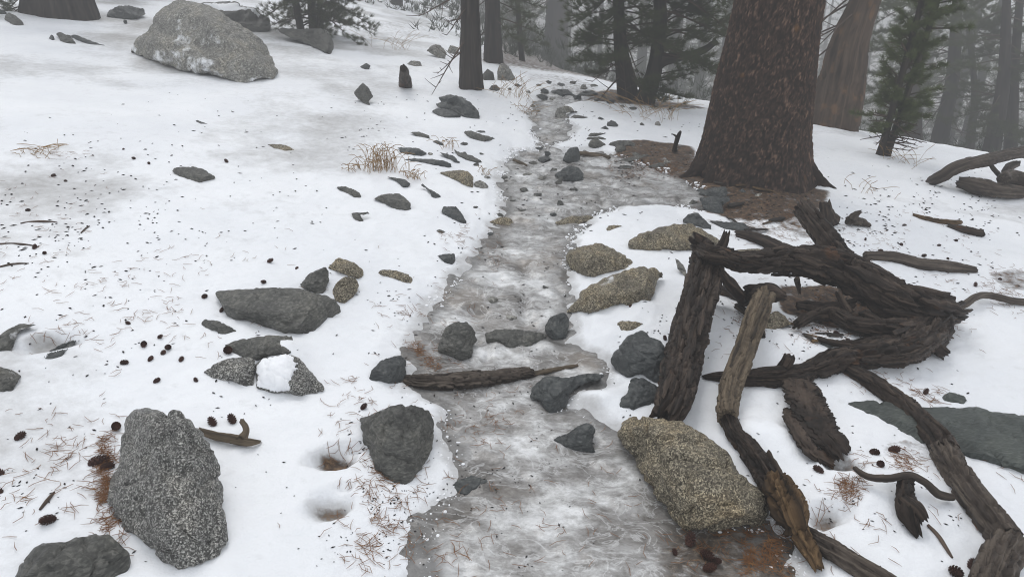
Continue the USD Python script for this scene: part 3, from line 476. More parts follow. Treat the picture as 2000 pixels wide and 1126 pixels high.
# --- left of the trail, near
rk('large flat slate grey rock with a broken front edge', GS, D([(1185,540),(1200,530),(1350,515),(1550,510),(1650,510),(1750,545),(1850,585),(1885,640),(1880,690),(1850,720),(1740,755),(1650,765),(1560,762),(1500,740),(1440,720),(1350,695),(1290,690),(1250,665),(1220,620),(1195,570)]), ridges=D([(1235,612,.7),(1300,632,.85),(1400,648,.95),(1480,672,1),(1545,715,.95),(1650,735,.6),(1800,690,.7),(1650,600,.7),(1400,570,.5)]), tk=.30, lam=.55, chops=2, res=80, rough=.7)
rk('upright grey block behind the large flat grey rock', GS, D([(1650,490),(1700,430),(1790,395),(1805,420),(1808,470),(1780,545),(1740,545),(1670,520)]), ridges=D([(1720,450,.7),(1745,490,1),(1690,490,.8)]), tk=.4, lam=.4, chops=4)
rk('tan granite lump, upper of two beside the grey block', TG, [(637,512),(645,502),(665,503),(690,512),(708,525),(711,538),(700,545),(670,535),(655,530),(640,522)], tk=.36, lam=.45, chops=3)
rk('brown granite lump, lower of two beside the grey block', TG, E([(-10,510),(20,460),(50,442),(80,442),(130,460),(143,500),(130,545),(90,580),(60,600),(20,585),(-5,555)]), tk=.36, lam=.45, chops=3)
rk('long thin tan stone in snow right of the granite lumps', TG, E([(210,420),(240,407),(310,410),(380,425),(420,440),(455,480),(440,490),(390,482),(340,460),(270,440)]), tk=.3, lam=.5)
rk('small grey wedge left of the large flat grey rock', GS, D([(1105,710),(1125,683),(1200,695),(1270,725),(1308,750),(1295,775),(1210,780),(1190,750),(1140,735)]), tk=.3, lam=.55)
rk('long grey slab directly below the large flat grey rock', GS, D([(1235,825),(1300,800),(1500,770),(1610,765),(1615,790),(1600,870),(1500,885),(1410,914),(1330,892),(1270,855)]), ridges=D([(1400,815,.7),(1560,800,.8),(1430,870,1),(1560,850,.9)]), tk=.3, lam=.5, chops=3)
rk('grey and tan rock below the long slab, at its left', SG, D([(1118,970),(1170,900),(1230,880),(1330,880),(1400,905),(1403,930),(1393,1045),(1340,1052),(1270,1022),(1190,1020),(1150,1000)]), ridges=D([(1230,920,.8),(1350,930,.8),(1290,990,1)]), tk=.34, lam=.55, chops=4, res=56)
rk('rounded rock half hidden under a cushion of snow', SG, D([(1400,930),(1440,900),(1580,872),(1640,900),(1700,960),(1770,1040),(1784,1065),(1750,1092),(1640,1105),(1590,1090),(1500,1090),(1410,1060)]), tk=.4, lam=.5, chops=2, res=60, snow=[(D([(1370,915),(1580,855),(1650,930),(1610,1000),(1590,1120),(1380,1090)]), .022)])
rk('snow dusted rock at the left edge, upper', GS, D([(-40,800),(40,740),(110,708),(200,714),(110,745),(85,800),(60,880),(-40,900)]), tk=.2, lam=.7, chops=2, dust=[(D([(60,770),(140,730),(220,720),(120,800),(60,860)]), 14)])
rk('snow dusted rock at the left edge, lower', GS, D([(-40,935),(60,960),(118,985),(90,1040),(60,1090),(-40,1120)]), tk=.2, lam=.7, chops=2, dust=[(D([(60,960),(130,980),(70,1100),(20,1100)]), 16)])
rk('dark rock top in a melt hollow at left', DS, D([(215,915),(265,865),(340,820),(420,795),(395,850),(355,905),(290,930)]), dust=[(D([(330,815),(440,790),(400,850),(360,880)]), 10)], tk=.08, lam=.9, chops=1, lift=-.004)
rk('brown flat rock alone on the left snow slope', GS, A([(945,940),(960,920),(1060,915),(1120,930),(1185,970),(1175,1000),(1090,1007),(1000,982)]), ridges=A([(1000,942,.6),(1080,960,1),(1150,972,.8)]), tk=.3, lam=.5, chops=4)
rk('small flat tan stone on the middle of the left slope', TG, A([(1455,795),(1510,788),(1570,797),(1630,828),(1570,830),(1500,814)]), tk=.2, lam=.6)
rk('tiny dark stone on the upper left slope', DS, A([(1065,662),(1085,660),(1145,682),(1110,684)]), tk=.3, lam=.5)
# --- left of the trail, middle distance
rk('pointed grey rock standing alone on the slope', GS, B([(115,510),(140,480),(165,453),(195,480),(222,530),(195,560),(207,584),(170,567),(130,535)]), ridges=B([(168,470,.5),(172,520,1),(150,530,.7)]), tk=.4, lam=.2, chops=3)
rk('dark humped rock on the slope below the nearest dark trunk', DS, B([(565,570),(600,562),(580,537),(640,520),(700,530),(760,565),(800,610),(814,667),(760,657),(700,632),(640,607),(580,592)]), ridges=B([(640,540,.6),(720,570,.9),(620,575,.7),(750,620,1)]), tk=.42, lam=.3, chops=3, res=54)
rk('flat dark slab under the left of the humped rock', DS, B([(543,612),(570,595),(640,600),(705,635),(695,652),(640,652),(580,637)]), tk=.3, lam=.4)
rk('grey slab between the humped rock and the trail', GS, B([(710,718),(760,718),(820,740),(880,750),(878,775),(850,770),(825,788),(780,775),(740,745)]), tk=.3, lam=.4)
rk('thin dark sliver on top of the grey trailside slab', DS, R([(1580,185),(1620,176),(1670,182),(1692,205),(1640,204)]), tk=.3, lam=.4)
rk('thin grey slab above the dry grass clump', GS, B([(425,727),(470,723),(530,745),(536,772),(490,752),(450,742)]), tk=.3, lam=.4)
rk('dark faceted rock right of the dry grass clump', DS, R([(795,345),(910,350),(1010,355),(1095,405),(1030,447),(940,422),(810,397),(830,375)]), ridges=R([(920,375,.7),(1000,390,1),(900,400,.8)]), tk=.36, lam=.35, chops=4)
rk('long dark ledge under the faceted rock', DS, R([(860,470),(940,458),(1130,462),(1260,478),(1330,508),(1357,562),(1300,557),(1160,520),(1060,500),(900,488)]), tk=.25, lam=.35)
rk('yellow brown granite rock by the left bank of the trail', TG, R([(1225,600),(1330,580),(1430,573),(1510,590),(1557,640),(1562,752),(1490,732),(1400,682),(1300,637)]), ridges=R([(1400,600,.7),(1500,640,.9),(1500,700,1)]), tk=.4, lam=.35, chops=3)
rk('small streaked stone touching the yellow brown trailside rock', PG, R([(1560,680),(1620,672),(1680,700),(1712,740),(1690,767),(1640,757),(1560,737)]), tk=.35, lam=.4)
rk('jagged dark slab below the dry grass clump', DS, R([(700,640),(780,650),(870,665),(935,715),(905,740),(928,782),(890,777),(840,735),(790,685)]), tk=.25, lam=.5)
rk('narrow dark wedge below the long ledge', DS, R([(1030,725),(1050,706),(1110,758),(1190,800),(1267,860),(1200,853),(1180,867),(1140,847),(1130,800),(1080,757)]), tk=.3, lam=.45)
rk('hooked flat grey stone left of the dry grass clump', GS, R([(190,740),(280,736),(370,770),(420,800),(442,835),(438,864),(370,860),(350,830),(280,797),(210,767)]), tk=.3, lam=.45)
rk('large two faced grey rock below the dry grass clump', GS, R([(560,860),(640,820),(730,808),(820,810),(870,843),(932,908),(942,1002),(850,972),(770,962),(680,912),(600,872)]), ridges=R([(700,850,.7),(790,875,1),(880,900,.95),(700,900,.8)]), tk=.36, lam=.4, chops=3, res=54)
rk('grey kite shaped rock near the left bank of the trail', DS, R([(1240,985),(1260,938),(1385,936),(1430,985),(1462,1040),(1492,1090),(1487,1124),(1400,1087),(1330,1052),(1250,1002)]), ridges=R([(1310,975,.7),(1400,1010,.9),(1430,1070,1)]), tk=.3, lam=.5, chops=3)
rk('long grey slab sloping down to the left trail bank', GS, R([(1360,370),(1420,393),(1540,430),(1620,470),(1667,512),(1600,517),(1500,477),(1400,427)]), tk=.2, lam=.45)
rk('tiny dark stone beside the small grass tuft', DS, R([(1150,292),(1190,273),(1240,295),(1290,342),(1240,332)]), tk=.3, lam=.4)
rk('dark curved stone between the ledge and the sloping slab', DS, R([(1220,395),(1280,408),(1360,430),(1392,460),(1422,527),(1390,527),(1350,472),(1280,447)]), tk=.3, lam=.45)
rk('snow ringed grey stone left of the kite shaped rock', GS, R([(340,1000),(400,986),(500,990),(522,1010),(430,1020),(440,1050),(482,1092),(470,1117),(400,1077),(355,1052)]), tk=.25, lam=.6)
rk('small dark stone on the left bank above the ice', DS, E([(575,335),(620,325),(680,322),(682,365),(650,388),(615,375)]), tk=.35, lam=.4)
rk('half buried yellowish stone on the left bank', TG, E([(860,150),(930,120),(990,120),(1005,150),(960,168),(890,165)]), tk=.2, lam=.7)
rk('flat tan rock at the right edge of the trail', TG, E([(1213,160),(1240,138),(1300,108),(1400,112),(1455,130),(1380,152),(1290,172)]), ridges=E([(1270,140,.8),(1380,125,.9),(1320,135,1)]), tk=.26, lam=.5)
rk('small buried tan stone behind the rounded speckled boulder', TG, Q(1100,400,4.505,[(360,235),(400,180),(470,170),(540,180),(470,200),(410,225)]), tk=.2, lam=.7)
# --- trail and right, middle distance
rk('triangular pale grey rock beside the trail near the big tree', GS, O([(745,852),(775,790),(830,763),(922,825),(860,847),(780,864)]), tk=.35, lam=.3, chops=3)
rk('flat grey rock on the edge of the brown litter', GS, O([(932,825),(960,800),(1030,783),(1130,785),(1177,815),(1172,837),(1060,830),(1000,847),(940,844)]), tk=.3, lam=.4)
rk('small round grey rock under the flat one by the litter', GS, O([(993,867),(1010,835),(1080,825),(1097,860),(1060,892),(1010,892)]), tk=.4, lam=.3, chops=3)
rk('thin slab behind the triangular pale rock, upper', GS, O([(752,752),(780,720),(880,718),(932,730),(850,742),(800,757)]), tk=.3, lam=.4)
rk('thin slab behind the triangular pale rock, lower', GS, O([(738,782),(760,753),(860,750),(952,775),(920,787),(840,770),(790,782)]), tk=.3, lam=.4)
rk('dark ridged rock standing on the trail', DS, O([(533,957),(560,890),(600,850),(665,838),(682,870),(692,950),(650,984),(590,982)]), ridges=O([(640,870,.8),(620,930,1),(660,930,.8)]), tk=.42, lam=.25, chops=3)
rk('dark faceted rock in the trail below the ridged one', DS, B([(1216,960),(1260,930),(1300,908),(1350,920),(1382,955),(1376,992),(1320,999),(1250,992)]), ridges=B([(1300,930,.7),(1340,945,.9),(1290,965,1)]), tk=.42, lam=.3, chops=4, res=52)
rk('brown rock on the upper trail', PG, O([(465,552),(490,498),(540,468),(610,468),(677,527),(610,532),(562,552),(577,582),(540,592),(490,587)]), tk=.35, lam=.3)
rk('flat grey rock beside the upper trail', GS, O([(590,592),(640,558),(700,568),(762,582),(720,592),(650,599)]), tk=.3, lam=.4)
rk('small dark triangular rock in snow right of the upper trail', DS, O([(833,600),(865,568),(907,602)]), tk=.4, lam=.2, chops=2)
rk('dark lump with a jagged top in snow right of the upper trail', DS, O([(923,657),(930,618),(945,622),(960,606),(1000,620),(1027,650),(1020,664),(960,664)]), tk=.4, lam=.2)
rk('tiny dark pointed stone in front of the jagged lump', DS, O([(868,680),(910,655),(952,694)]), tk=.4, lam=.2, chops=2)
rk('small tan stone alone in the snow left of the big tree', PG, O([(1343,652),(1348,623),(1380,616),(1412,647),(1390,657)]), tk=.4, lam=.3)
rk('tiny grey stone alone in the snow left of the tan one', GS, O([(1213,642),(1230,623),(1262,657),(1225,652)]), tk=.4, lam=.3)
rk('dark flat rock across the far trail, left of two', DS, O([(430,357),(500,333),(580,333),(620,370),(655,392),(560,402),(480,387)]), tk=.35, lam=.3)
rk('dark flat rock across the far trail, right of two', DS, O([(668,382),(720,348),(800,343),(847,370),(842,392),(720,394)]), tk=.35, lam=.3)
rk('dark rounded stone left of the far trail, nearer', DS, O([(298,387),(350,373),(407,400),(402,432),(360,432)]), tk=.35, lam=.3)
rk('dark rounded stone left of the far trail, farther', DS, O([(338,342),(370,323),(412,340),(414,372),(380,382)]), tk=.35, lam=.3)
rk('long grey slab lying on the brown litter', GS, O([(980,982),(1050,955),(1150,925),(1280,903),(1292,915),(1200,950),(1100,978),(1000,992)]), tk=.15, lam=.7, lift=.004)
rk('flat pale stone on the brown litter near the big trunk', GS, O([(1268,1027),(1310,1000),(1390,978),(1440,985),(1430,1020),(1360,1025),(1300,1034)]), tk=.2, lam=.6, lift=.004)
rk('flat pale stone at the front edge of the brown litter', GS, O([(1018,1022),(1060,1003),(1142,1008),(1142,1037),(1060,1044)]), tk=.2, lam=.6, lift=.004)
# --- upper left
rk('huge pale granite boulder with patches of snow, upper left', PG, A([(660,190),(670,160),(690,120),(760,70),(820,20),(900,-8),(1000,-10),(1080,12),(1160,38),(1220,65),(1300,125),(1390,185),(1440,215),(1480,280),(1510,340),(1532,395),(1505,437),(1420,432),(1370,457),(1300,452),(1210,428),(1100,408),(1000,388),(900,353),(800,322),(740,292),(690,250)]), ridges=A([(850,80,.6),(1000,70,.7),(1150,120,.85),(850,230,.85),(1050,230,1),(1300,260,.95),(1150,360,.8),(1400,370,.7)]), tk=.40, lam=.25, chops=2, res=90, rough=.6, dust=[(A([(930,120),(1000,110),(1060,150),(1000,165),(940,150)]), 20), (A([(960,210),(1040,215),(1030,270),(970,250)]), 20), (A([(1090,195),(1190,200),(1200,230),(1110,235)]), 20), (A([(850,285),(930,270),(1010,310),(1100,320),(1210,345),(1220,420),(1100,405),(950,360),(850,330)]), 20), (A([(1370,430),(1440,415),(1500,435),(1490,460),(1360,465)]), 8), (A([(755,160),(780,165),(765,200),(750,195)]), 5), (A([(700,245),(730,230),(740,290),(710,280)]), 6)])
rk('dark boulder left of the huge granite boulder', DS, A([(583,92),(600,60),(650,33),(700,30),(790,48),(800,80),(745,108),(660,108)]), tk=.4, lam=.25)
rk('dark ledge with a thick cap of snow behind the huge boulder', GS, N([(-60,40),(180,20),(330,20),(420,70),(540,90),(600,150),(690,185),(715,220),(707,337),(530,352),(400,340),(100,300)]), ridges=N([(400,120,.5),(450,200,1),(640,230,.9),(560,310,.8),(200,150,.8)]), tk=.3, lam=.25, snow=[(N([(-80,20),(200,0),(330,5),(420,60),(540,85),(610,140),(605,185),(545,185),(520,140),(400,130),(200,125),(0,90)]), .05)])
rk('round grey boulder under the bushy pine', GS, N([(760,302),(850,298),(1000,318),(1250,305),(1340,350),(1420,430),(1482,530),(1482,612),(1400,612),(1250,542),(1100,472),(950,422),(820,352)]), tk=.4, lam=.25, chops=2, res=54)
rk('grey slab in snow near the left edge below the dark tree', GS, M([(58,252),(70,198),(110,163),(200,203),(285,275),(340,358),(240,343),(150,313)]), tk=.3, lam=.35)
rk('dark slab cut by the upper left edge', DS, M([(-50,185),(-50,110),(50,133),(97,175),(62,192)]), tk=.3, lam=.35)
rk('flat grey stone left of the buried long slab, upper left', GS, M([(728,440),(770,413),(850,448),(910,460),(952,520),(1012,592),(880,567),(790,537)]), tk=.25, lam=.4)
rk('tiny pointed stone at upper left', DS, M([(633,495),(650,460),(670,448),(695,470),(712,527),(670,520)]), tk=.4, lam=.3, chops=2)
rk('long thin slab half buried in snow, upper left', DS, M([(908,465),(960,443),(1150,518),(1350,588),(1492,632),(1330,604),(1150,574),(1000,518)]), tk=.25, lam=.45)
rk('tiny dark stone at the left foot of the huge boulder', DS, M([(1590,300),(1600,255),(1640,262),(1650,300),(1610,316)]), tk=.4, lam=.3, chops=2)
# --- far centre
rk('pale rock left of the dark trunk pair, larger', PG, B([(500,267),(520,245),(590,246),(628,290),(612,332),(560,307)]), tk=.35, lam=.3)
rk('pale rock left of the dark trunk pair, smaller', PG, B([(618,272),(640,246),(692,262),(692,302),(650,296)]), tk=.35, lam=.3)
rk('low pale stone uphill of the broken stump', PG, B([(408,352),(430,333),(480,338),(492,364),(450,366)]), tk=.3, lam=.4)
rk('grey rock between the dark trunk pair', GS, B([(818,412),(850,378),(882,398),(892,442),(830,442)]), tk=.4, lam=.25)
rk('grey flat stone right of the nearest dark trunk', GS, B([(825,477),(900,466),(924,490),(890,505)]), tk=.3, lam=.35)
rk('pale boulder half hidden by the second dark trunk', PG, B([(900,335),(940,342),(972,370),(1004,432),(960,445),(905,440)]), tk=.4, lam=.25)
rk('dark twiggy lump of wood and stone uphill of the stump', DS, B([(148,367),(185,346),(207,360),(197,387),(165,377)]), tk=.4, lam=.3)

# ------------------------------------------------------------------ tubes, logs and trunks
def spline(P, n):
    P = np.asarray(P, float)
    if len(P) == 2: return P[0] + (P[1] - P[0]) * np.linspace(0, 1, n)[:, None]
    from scipy.interpolate import PchipInterpolator
    s = np.r_[0, np.cumsum(np.linalg.norm(np.diff(P[:, :3], axis=0), axis=1) + 1e-9)]
    return PchipInterpolator(s / s[-1], P)(np.linspace(0, 1, n))
def tube(P, rad, k=16, step=None, rough=.12, crack=.0, jag=(0, 0), aspect=1.0, seed=0, twist=0.0, disp=None, up=(0, 0, 1), blocks=0.):
    """A bent tapered tube: (vertices, faces, grain)."""
    P = np.asarray(P, float); rad = np.asarray(rad, float); rng = np.random.default_rng(seed)
    ln = np.linalg.norm(np.diff(P, axis=0), axis=1).sum(); rm = rad.mean()
    n = max(int(ln / (step or rm * .35)) + 1, 4)
    C = spline(np.c_[P, rad], n); r = C[:, 3]; C = C[:, :3]
    s = np.r_[0, np.cumsum(np.linalg.norm(np.diff(C, axis=0), axis=1))]
    T = np.gradient(C, axis=0); T /= np.linalg.norm(T, axis=1, keepdims=True)
    u = np.array(up, float)
    if abs(T[0] @ u) > .9: u = np.array([0, 1.0, 0])
    N1 = []
    for t in T:
        u = u - t * (u @ t); u /= np.linalg.norm(u); N1.append(u.copy())
    N1 = np.array(N1); N2 = np.cross(T, N1)
    th = np.linspace(0, 2 * np.pi, k, endpoint=False)
    TH = th[None] + twist * s[:, None]; ct, st = np.cos(TH), np.sin(TH); S = np.repeat(s[:, None], k, 1); o = seed * 1.7
    cth, sth = np.cos(th)[None] + 0 * S, np.sin(th)[None] + 0 * S
    g = np.stack([cth * rm, sth * rm, S], -1)
    q = lambda a, b, sd: fbm(np.stack([cth * a + o, sth * a, S * b / max(rm, 1e-3) + o], -1), 3, sd)
    dr = rough * 2 * (q(1.5, .35, 1) - .5) + rough * 1.1 * (q(5, .5, 2) - .5)
    if crack: dr = dr - crack * ss(.09, .0, np.abs(noise(np.stack([cth * 3.2 + o, sth * 3.2, S * .35 / rm], -1), 5) - .5)) - crack * .7 * ss(.06, 0, np.abs(noise(np.stack([cth * 1.3 + o, sth * 1.3, S * 1.9 / rm], -1), 6) - .5))
    if crack and k >= 24: dr = dr - crack * .45 * ss(.08, .0, np.abs(noise(np.stack([cth * 8.5 + o, sth * 8.5, S * .55 / rm], -1), 15) - .5))
    if blocks:
        c = np.stack([cth * 2.0 + o, sth * 2.0, S * .8 / rm], -1); dr = dr + blocks * (np.floor(4 * noise(c, 8)) / 4 - .4)
    if disp is not None: dr = dr + disp(TH, S)
    R_ = r[:, None] * (1 + dr)
    V = C[:, None] + N1[:, None] * (R_ * ct)[..., None] + N2[:, None] * (R_ * st * aspect)[..., None]
    for e, (idx, sgn) in enumerate(((0, -1), (n - 1, 1))):
        if jag[e]:
            w = max(2, int(n * .12)); j = jag[e] * rm * (fbm(np.stack([np.cos(th) * 3 + o, np.sin(th) * 3, np.full(k, o + e)], -1), 3, 9) - .35) * 2
            for m in range(w):
                V[idx + (m if e == 0 else -m)] += sgn * T[idx] * j[:, None] * (1 - m / w)
    v = V.reshape(-1, 3)
    i, jx = np.meshgrid(np.arange(n - 1), np.arange(k), indexing='ij'); a = i * k + jx; b = i * k + (jx + 1) % k
    f = np.vstack([np.stack([a, b, b + k], -1).reshape(-1, 3), np.stack([a, b + k, a + k], -1).reshape(-1, 3)])
    e0 = V[0].mean(0) + T[0] * r[0] * (.6 if jag[0] else .0); e1 = V[-1].mean(0) - T[-1] * r[-1] * (.6 if jag[1] else .0)
    v = np.vstack([v, e0, e1]); z0, z1 = n * k, n * k + 1
    aa = np.arange(k); bb = (aa + 1) % k; f = np.vstack([f, np.c_[bb, aa, np.full(k, z0)], np.c_[aa + (n - 1) * k, bb + (n - 1) * k, np.full(k, z1)]])
    gr = np.vstack([g.reshape(-1, 3), [0, 0, 0], [0, 0, s[-1]]]) + np.array([o % 7, 0, 0])
    return v, f, gr
def px_path(pts, sink=.55):
    """(px, py, width px[, height of the centre line over the ground]) to points and radii."""
    P, r = [], []
    for p in pts:
        t = float(hit(p[0], p[1], p[3] if len(p) > 3 else 0.0)); rr_ = p[2] / 2 * t / F
        if len(p) < 4: t = float(hit(p[0], p[1], rr_ * sink))
        P.append(CAM + rays(p[0], p[1]) * t); r.append(p[2] / 2 * t / F)
    return np.array(P), np.array(r)
def splinters(P, r, n, seed, fl=1.0):
    """Split plates standing a little proud of a log, each its own mesh."""
    rng = np.random.default_rng(seed + 300); C = spline(np.c_[P, r], 60); T = np.gradient(C[:, :3], axis=0); T /= np.linalg.norm(T, axis=1, keepdims=True); out = []
    for _ in range(n):
        i = int(rng.integers(3, 57)); c, t, rr_ = C[i, :3], T[i], C[i, 3]
        u = np.array([0, 0, 1.0]); u -= t * (u @ t); u /= np.linalg.norm(u); w = np.cross(t, u); a = rng.normal(0, 1.1); nrm = u * math.cos(a) + w * math.sin(a); sd = -u * math.sin(a) + w * math.cos(a)
        L_ = rr_ * rng.uniform(1.0, 4.2); W_ = rr_ * rng.uniform(.10, .38); th = rr_ * rng.uniform(.06, .2); lift = rng.uniform(-.08, .10); k = 9; sgn = rng.choice([-1, 1])
        s = np.linspace(-.5, .5, k); wid = W_ * (1 - np.abs(s * 2) ** 2.2 * .75) * rng.uniform(.7, 1.2, k); mid = c + nrm * (rr_ * (math.hypot(math.cos(a), math.sin(a) / fl)) * .93) + t * (s * L_)[:, None] * sgn + nrm * (lift * L_ * (s + .5) - .10 * rr_ * np.abs(s) * 2)[:, None] + sd * (rng.normal(0, .12 * W_, k))[:, None]
        th_ = th * rng.uniform(.5, 1.2, k); V = np.stack([mid - sd * wid[:, None] - nrm * th, mid - sd * wid[:, None] * .8 + nrm * (th_ * .5)[:, None], mid + nrm * th_[:, None], mid + sd * wid[:, None] * .8 + nrm * (th_ * .4)[:, None], mid + sd * wid[:, None] - nrm * th], 1).reshape(-1, 3)
        f = []
        for q in range(k - 1):
            for e in range(5):
                a0, b0 = q * 5 + e, q * 5 + (e + 1) % 5; f += [[a0, b0, b0 + 5], [a0, b0 + 5, a0 + 5]]
        f += [[0, 2, 1], [0, 3, 2], [0, 4, 3]] + [[(k - 1) * 5, (k - 1) * 5 + e, (k - 1) * 5 + e + 1] for e in (1, 2, 3)]
        g = np.stack([np.tile([-1, -.6, 0, .6, 1], k) * W_ + rng.uniform(0, 5), np.tile([0, .4, 1, .4, 0], k) * th, np.repeat(s * L_, 5)], 1)
        f = np.array(f); ctr = V.mean(0); out.append((V, f if sgn > 0 else f, g))
    return out
def log(name, label, cat, parts, group=None):
    """parts: (part name, material, points, options)."""
    built, spl = [], []
    for i, (pn, mt, pts, o) in enumerate(parts):
        P, r = px_path(pts, o.pop('sink', .55)); fl = o.pop('flat', 1.0); r = r * fl; o = {**o, 'aspect': 1 / fl}; ns = o.pop('spl', 0); spl += [(mt, q) for q in splinters(P, r, ns, int(pts[0][0]), fl)]; built.append((pn, mt, tube(P, r, seed=int(pts[0][0]) % 97 + i, **{'k': 22, 'rough': .16, 'crack': .22, 'jag': (1.2, 1.2), **o})))
    loc = built[0][2][0].mean(0); loc[2] = built[0][2][0][:, 2].min()
    if len(built) == 1 and not spl:
        pn, mt, (v, f, g) = built[0]; p = mesh(name, v, f, mt, loc=loc, prim={'grain': g}); return tag(p, label, cat, group)
    t = thing(name, label, cat, loc, group)
    for pn, mt, (v, f, g) in built: mesh(pn, v, f, mt, t, prim={'grain': g})
    for mt, (v, f, g) in spl: mesh('splinter', v, f, mt, t, smooth=False, prim={'grain': g})
    return t
WD, WW, GW, RW = 'wet_deadwood', 'weathered_wood', 'grey_wood', 'rotten_wood'
def build_logs():
    log('fallen_tree', 'massive charred looking fallen trunk with broken limbs, right of the trail', 'dead trunk', [
        ('trunk', WD, [(1368,486,34,.26),(1400,500,36,.25),(1455,512,40,.24),(1520,508,52,.23),(1580,512,64,.22),(1640,528,78,.20),(1700,560,80,.18),(1760,590,76,.15),(1815,603,64,.12),(1850,606,46,.10)], dict(spl=70, k=72, step=.010, rough=.20, crack=.34, blocks=.34, jag=(2.2, 2.5))),
        ('limb', WD, [(1645,505,44,.24),(1612,462,46,.30),(1590,435,42,.34),(1568,408,38,.38)], dict(spl=10, k=40, step=.010, crack=.34, jag=(0, .5))),
        ('broken_spike', WD, [(1396,496,26,.25),(1410,480,20,.29),(1417,464,15,.33)], dict(k=18, rough=.3, crack=.3, step=.008, jag=(0, 1.8))),
        ('broken_spike', WD, [(1384,490,36,.26),(1368,476,34,.28),(1358,466,26,.30)], dict(k=24, rough=.3, crack=.4, step=.008, jag=(0, 1.6))),
        ('broken_spike', WD, [(1556,545,12,.18),(1560,562,9,.13),(1562,572,5,.1)], dict(k=10)),
        ('limb', WD, [(1805,636,62,.06),(1740,645,46,.05),(1680,638,36,.05),(1620,612,30,.06),(1560,630,18,.04)], dict(spl=30, k=48, step=.011, rough=.24, crack=.3, jag=(.5, 1.6))),
        ('broken_spike', WD, [(1660,612,20,.08),(1648,592,15,.12),(1638,572,12,.16)], dict(k=14, rough=.25, jag=(0, 2.0)))])
    log('root_log', 'dark cracked log curving below the fallen trunk, forked at its left end', 'dead log', [
        ('trunk', WD, [(1838,632,50,.05),(1815,655,66),(1760,684,62),(1700,696,54),(1640,702,50),(1580,726,44),(1520,738,44),(1460,738,36),(1415,736,24),(1385,737,10)], dict(spl=50, k=60, step=.009, rough=.22, crack=.34, blocks=.3, jag=(1.5, 1.2))),
        ('broken_spike', WD, [(1522,728,30,.03),(1534,710,24,.07),(1541,696,22,.10)], dict(k=18, rough=.3, crack=.3, jag=(0, .9)))])
    log('upright_log', 'thick dark log propped between the rocks and the fallen trunk', 'dead log', [
        ('trunk', WD, [(1382,502,66,.22),(1372,560,70,.17),(1350,640,74,.12),(1330,720,76,.09),(1312,790,72,.07),(1302,812,64,.05)], dict(spl=40, k=80, step=.007, rough=.15, crack=.34, flat=.7, blocks=.06, jag=(.5, 1.0)))])
    log('pale_branch', 'long pale brown branch with a rotten orange burl, right of the upright log', 'branch', [
        ('branch', WW, [(1492,578,40,.12),(1478,615,46,.11),(1452,690,44,.08),(1428,755,46,.06),(1420,815,40,.045)], dict(spl=14, k=48, step=.007, rough=.15, crack=.26, jag=(1, .2))),
        ('branch', WD, [(1418,800,36,.045),(1432,842,34),(1465,880,44),(1500,930,54),(1525,965,60,.06)], dict(spl=16, k=48, step=.006, rough=.18, crack=.3, jag=(.2, .3))),
        ('burl', RW, [(1516,935,46,.06),(1524,960,64,.08),(1536,990,68,.08),(1548,1020,58,.07),(1556,1036,44,.055)], dict(k=48, step=.005, rough=.42, crack=.45, blocks=.25, jag=(.2, .2))),
        ('branch', RW, [(1548,1015,46,.055),(1570,1055,40,.045),(1588,1088,32,.03),(1596,1106,22,.02)], dict(k=30, step=.006, rough=.3, crack=.4, jag=(.2, .9))),
        ('broken_end', WD, [(1465,570,34,.13),(1500,572,40,.13),(1528,578,18,.12)], dict(k=22, rough=.22, jag=(1, 1)))])
    log('long_log', 'long smooth cracked log running down the right side over the slab', 'dead log', [
        ('trunk', WD, [(1655,720,24),(1690,738,34),(1740,772,40),(1790,815,46),(1830,855,52),(1848,885,56)], dict(spl=8, k=44, step=.008, rough=.10, crack=.22, jag=(1, .2))),
        ('trunk', GW, [(1844,880,54),(1880,940,58),(1915,990,62),(1950,1035,66),(1966,1054,64)], dict(k=52, step=.007, rough=.08, crack=.24, jag=(.2, .2)))])
    log('log_section', 'thick round log section cut by the bottom right corner', 'dead log', [('trunk', GW, [(1972,1058,66),(1955,1090,74),(1940,1130,78),(1920,1190,80)], dict(k=52, step=.007, rough=.08, crack=.24, jag=(.2, 0)))])
    log('wood_slab', 'flat split wood slab lying below the root log', 'wood slab', [
        ('trunk', WD, [(1560,744,62,.05),(1578,790,80,.05),(1602,835,76,.045),(1634,868,62,.03),(1642,878,50,.025)], dict(spl=14, k=60, step=.006, rough=.2, crack=.3, flat=.22, jag=(.8, 3.0)))])
    log('wood_slab', 'black rotten wood piece under the split slab', 'wood slab', [('trunk', WD, [(1543,800,26,.02),(1560,845,36,.02),(1590,884,40,.02),(1622,900,36,.015)], dict(k=34, step=.007, rough=.3, crack=.4, flat=.35, blocks=.3, jag=(1, 2.5)))])
    log('low_log', 'smooth brown log end running off the bottom edge', 'dead log', [('trunk', GW, [(1560,1032,30),(1605,1062,40),(1660,1095,44),(1740,1145,46),(1800,1190,46)], dict(k=44, rough=.08, crack=.22, step=.007))])
    log('curved_stick', 'curved smooth stick lying across a short stump piece', 'stick', [('branch', GW, [(1670,914,10,.03),(1690,928,13,.035),(1730,934,15,.045),(1780,928,15,.05),(1805,940,15,.045),(1835,965,17,.03),(1860,970,14,.02)], dict(k=14, rough=.06, crack=.05, jag=(.6, .4)))])
    log('wood_chunk', 'short jagged stump piece under the curved stick', 'wood chunk', [('trunk', WD, [(1772,935,30,.03),(1768,970,38,.03),(1775,1005,40,.03),(1788,1034,14,.02)], dict(k=26, rough=.26, crack=.3, jag=(.6, 1.6))), ('broken_end', WD, [(1765,975,24,.04),(1785,990,30,.05),(1802,1012,22,.04)], dict(k=18, rough=.25, jag=(.6, 1.2)))])
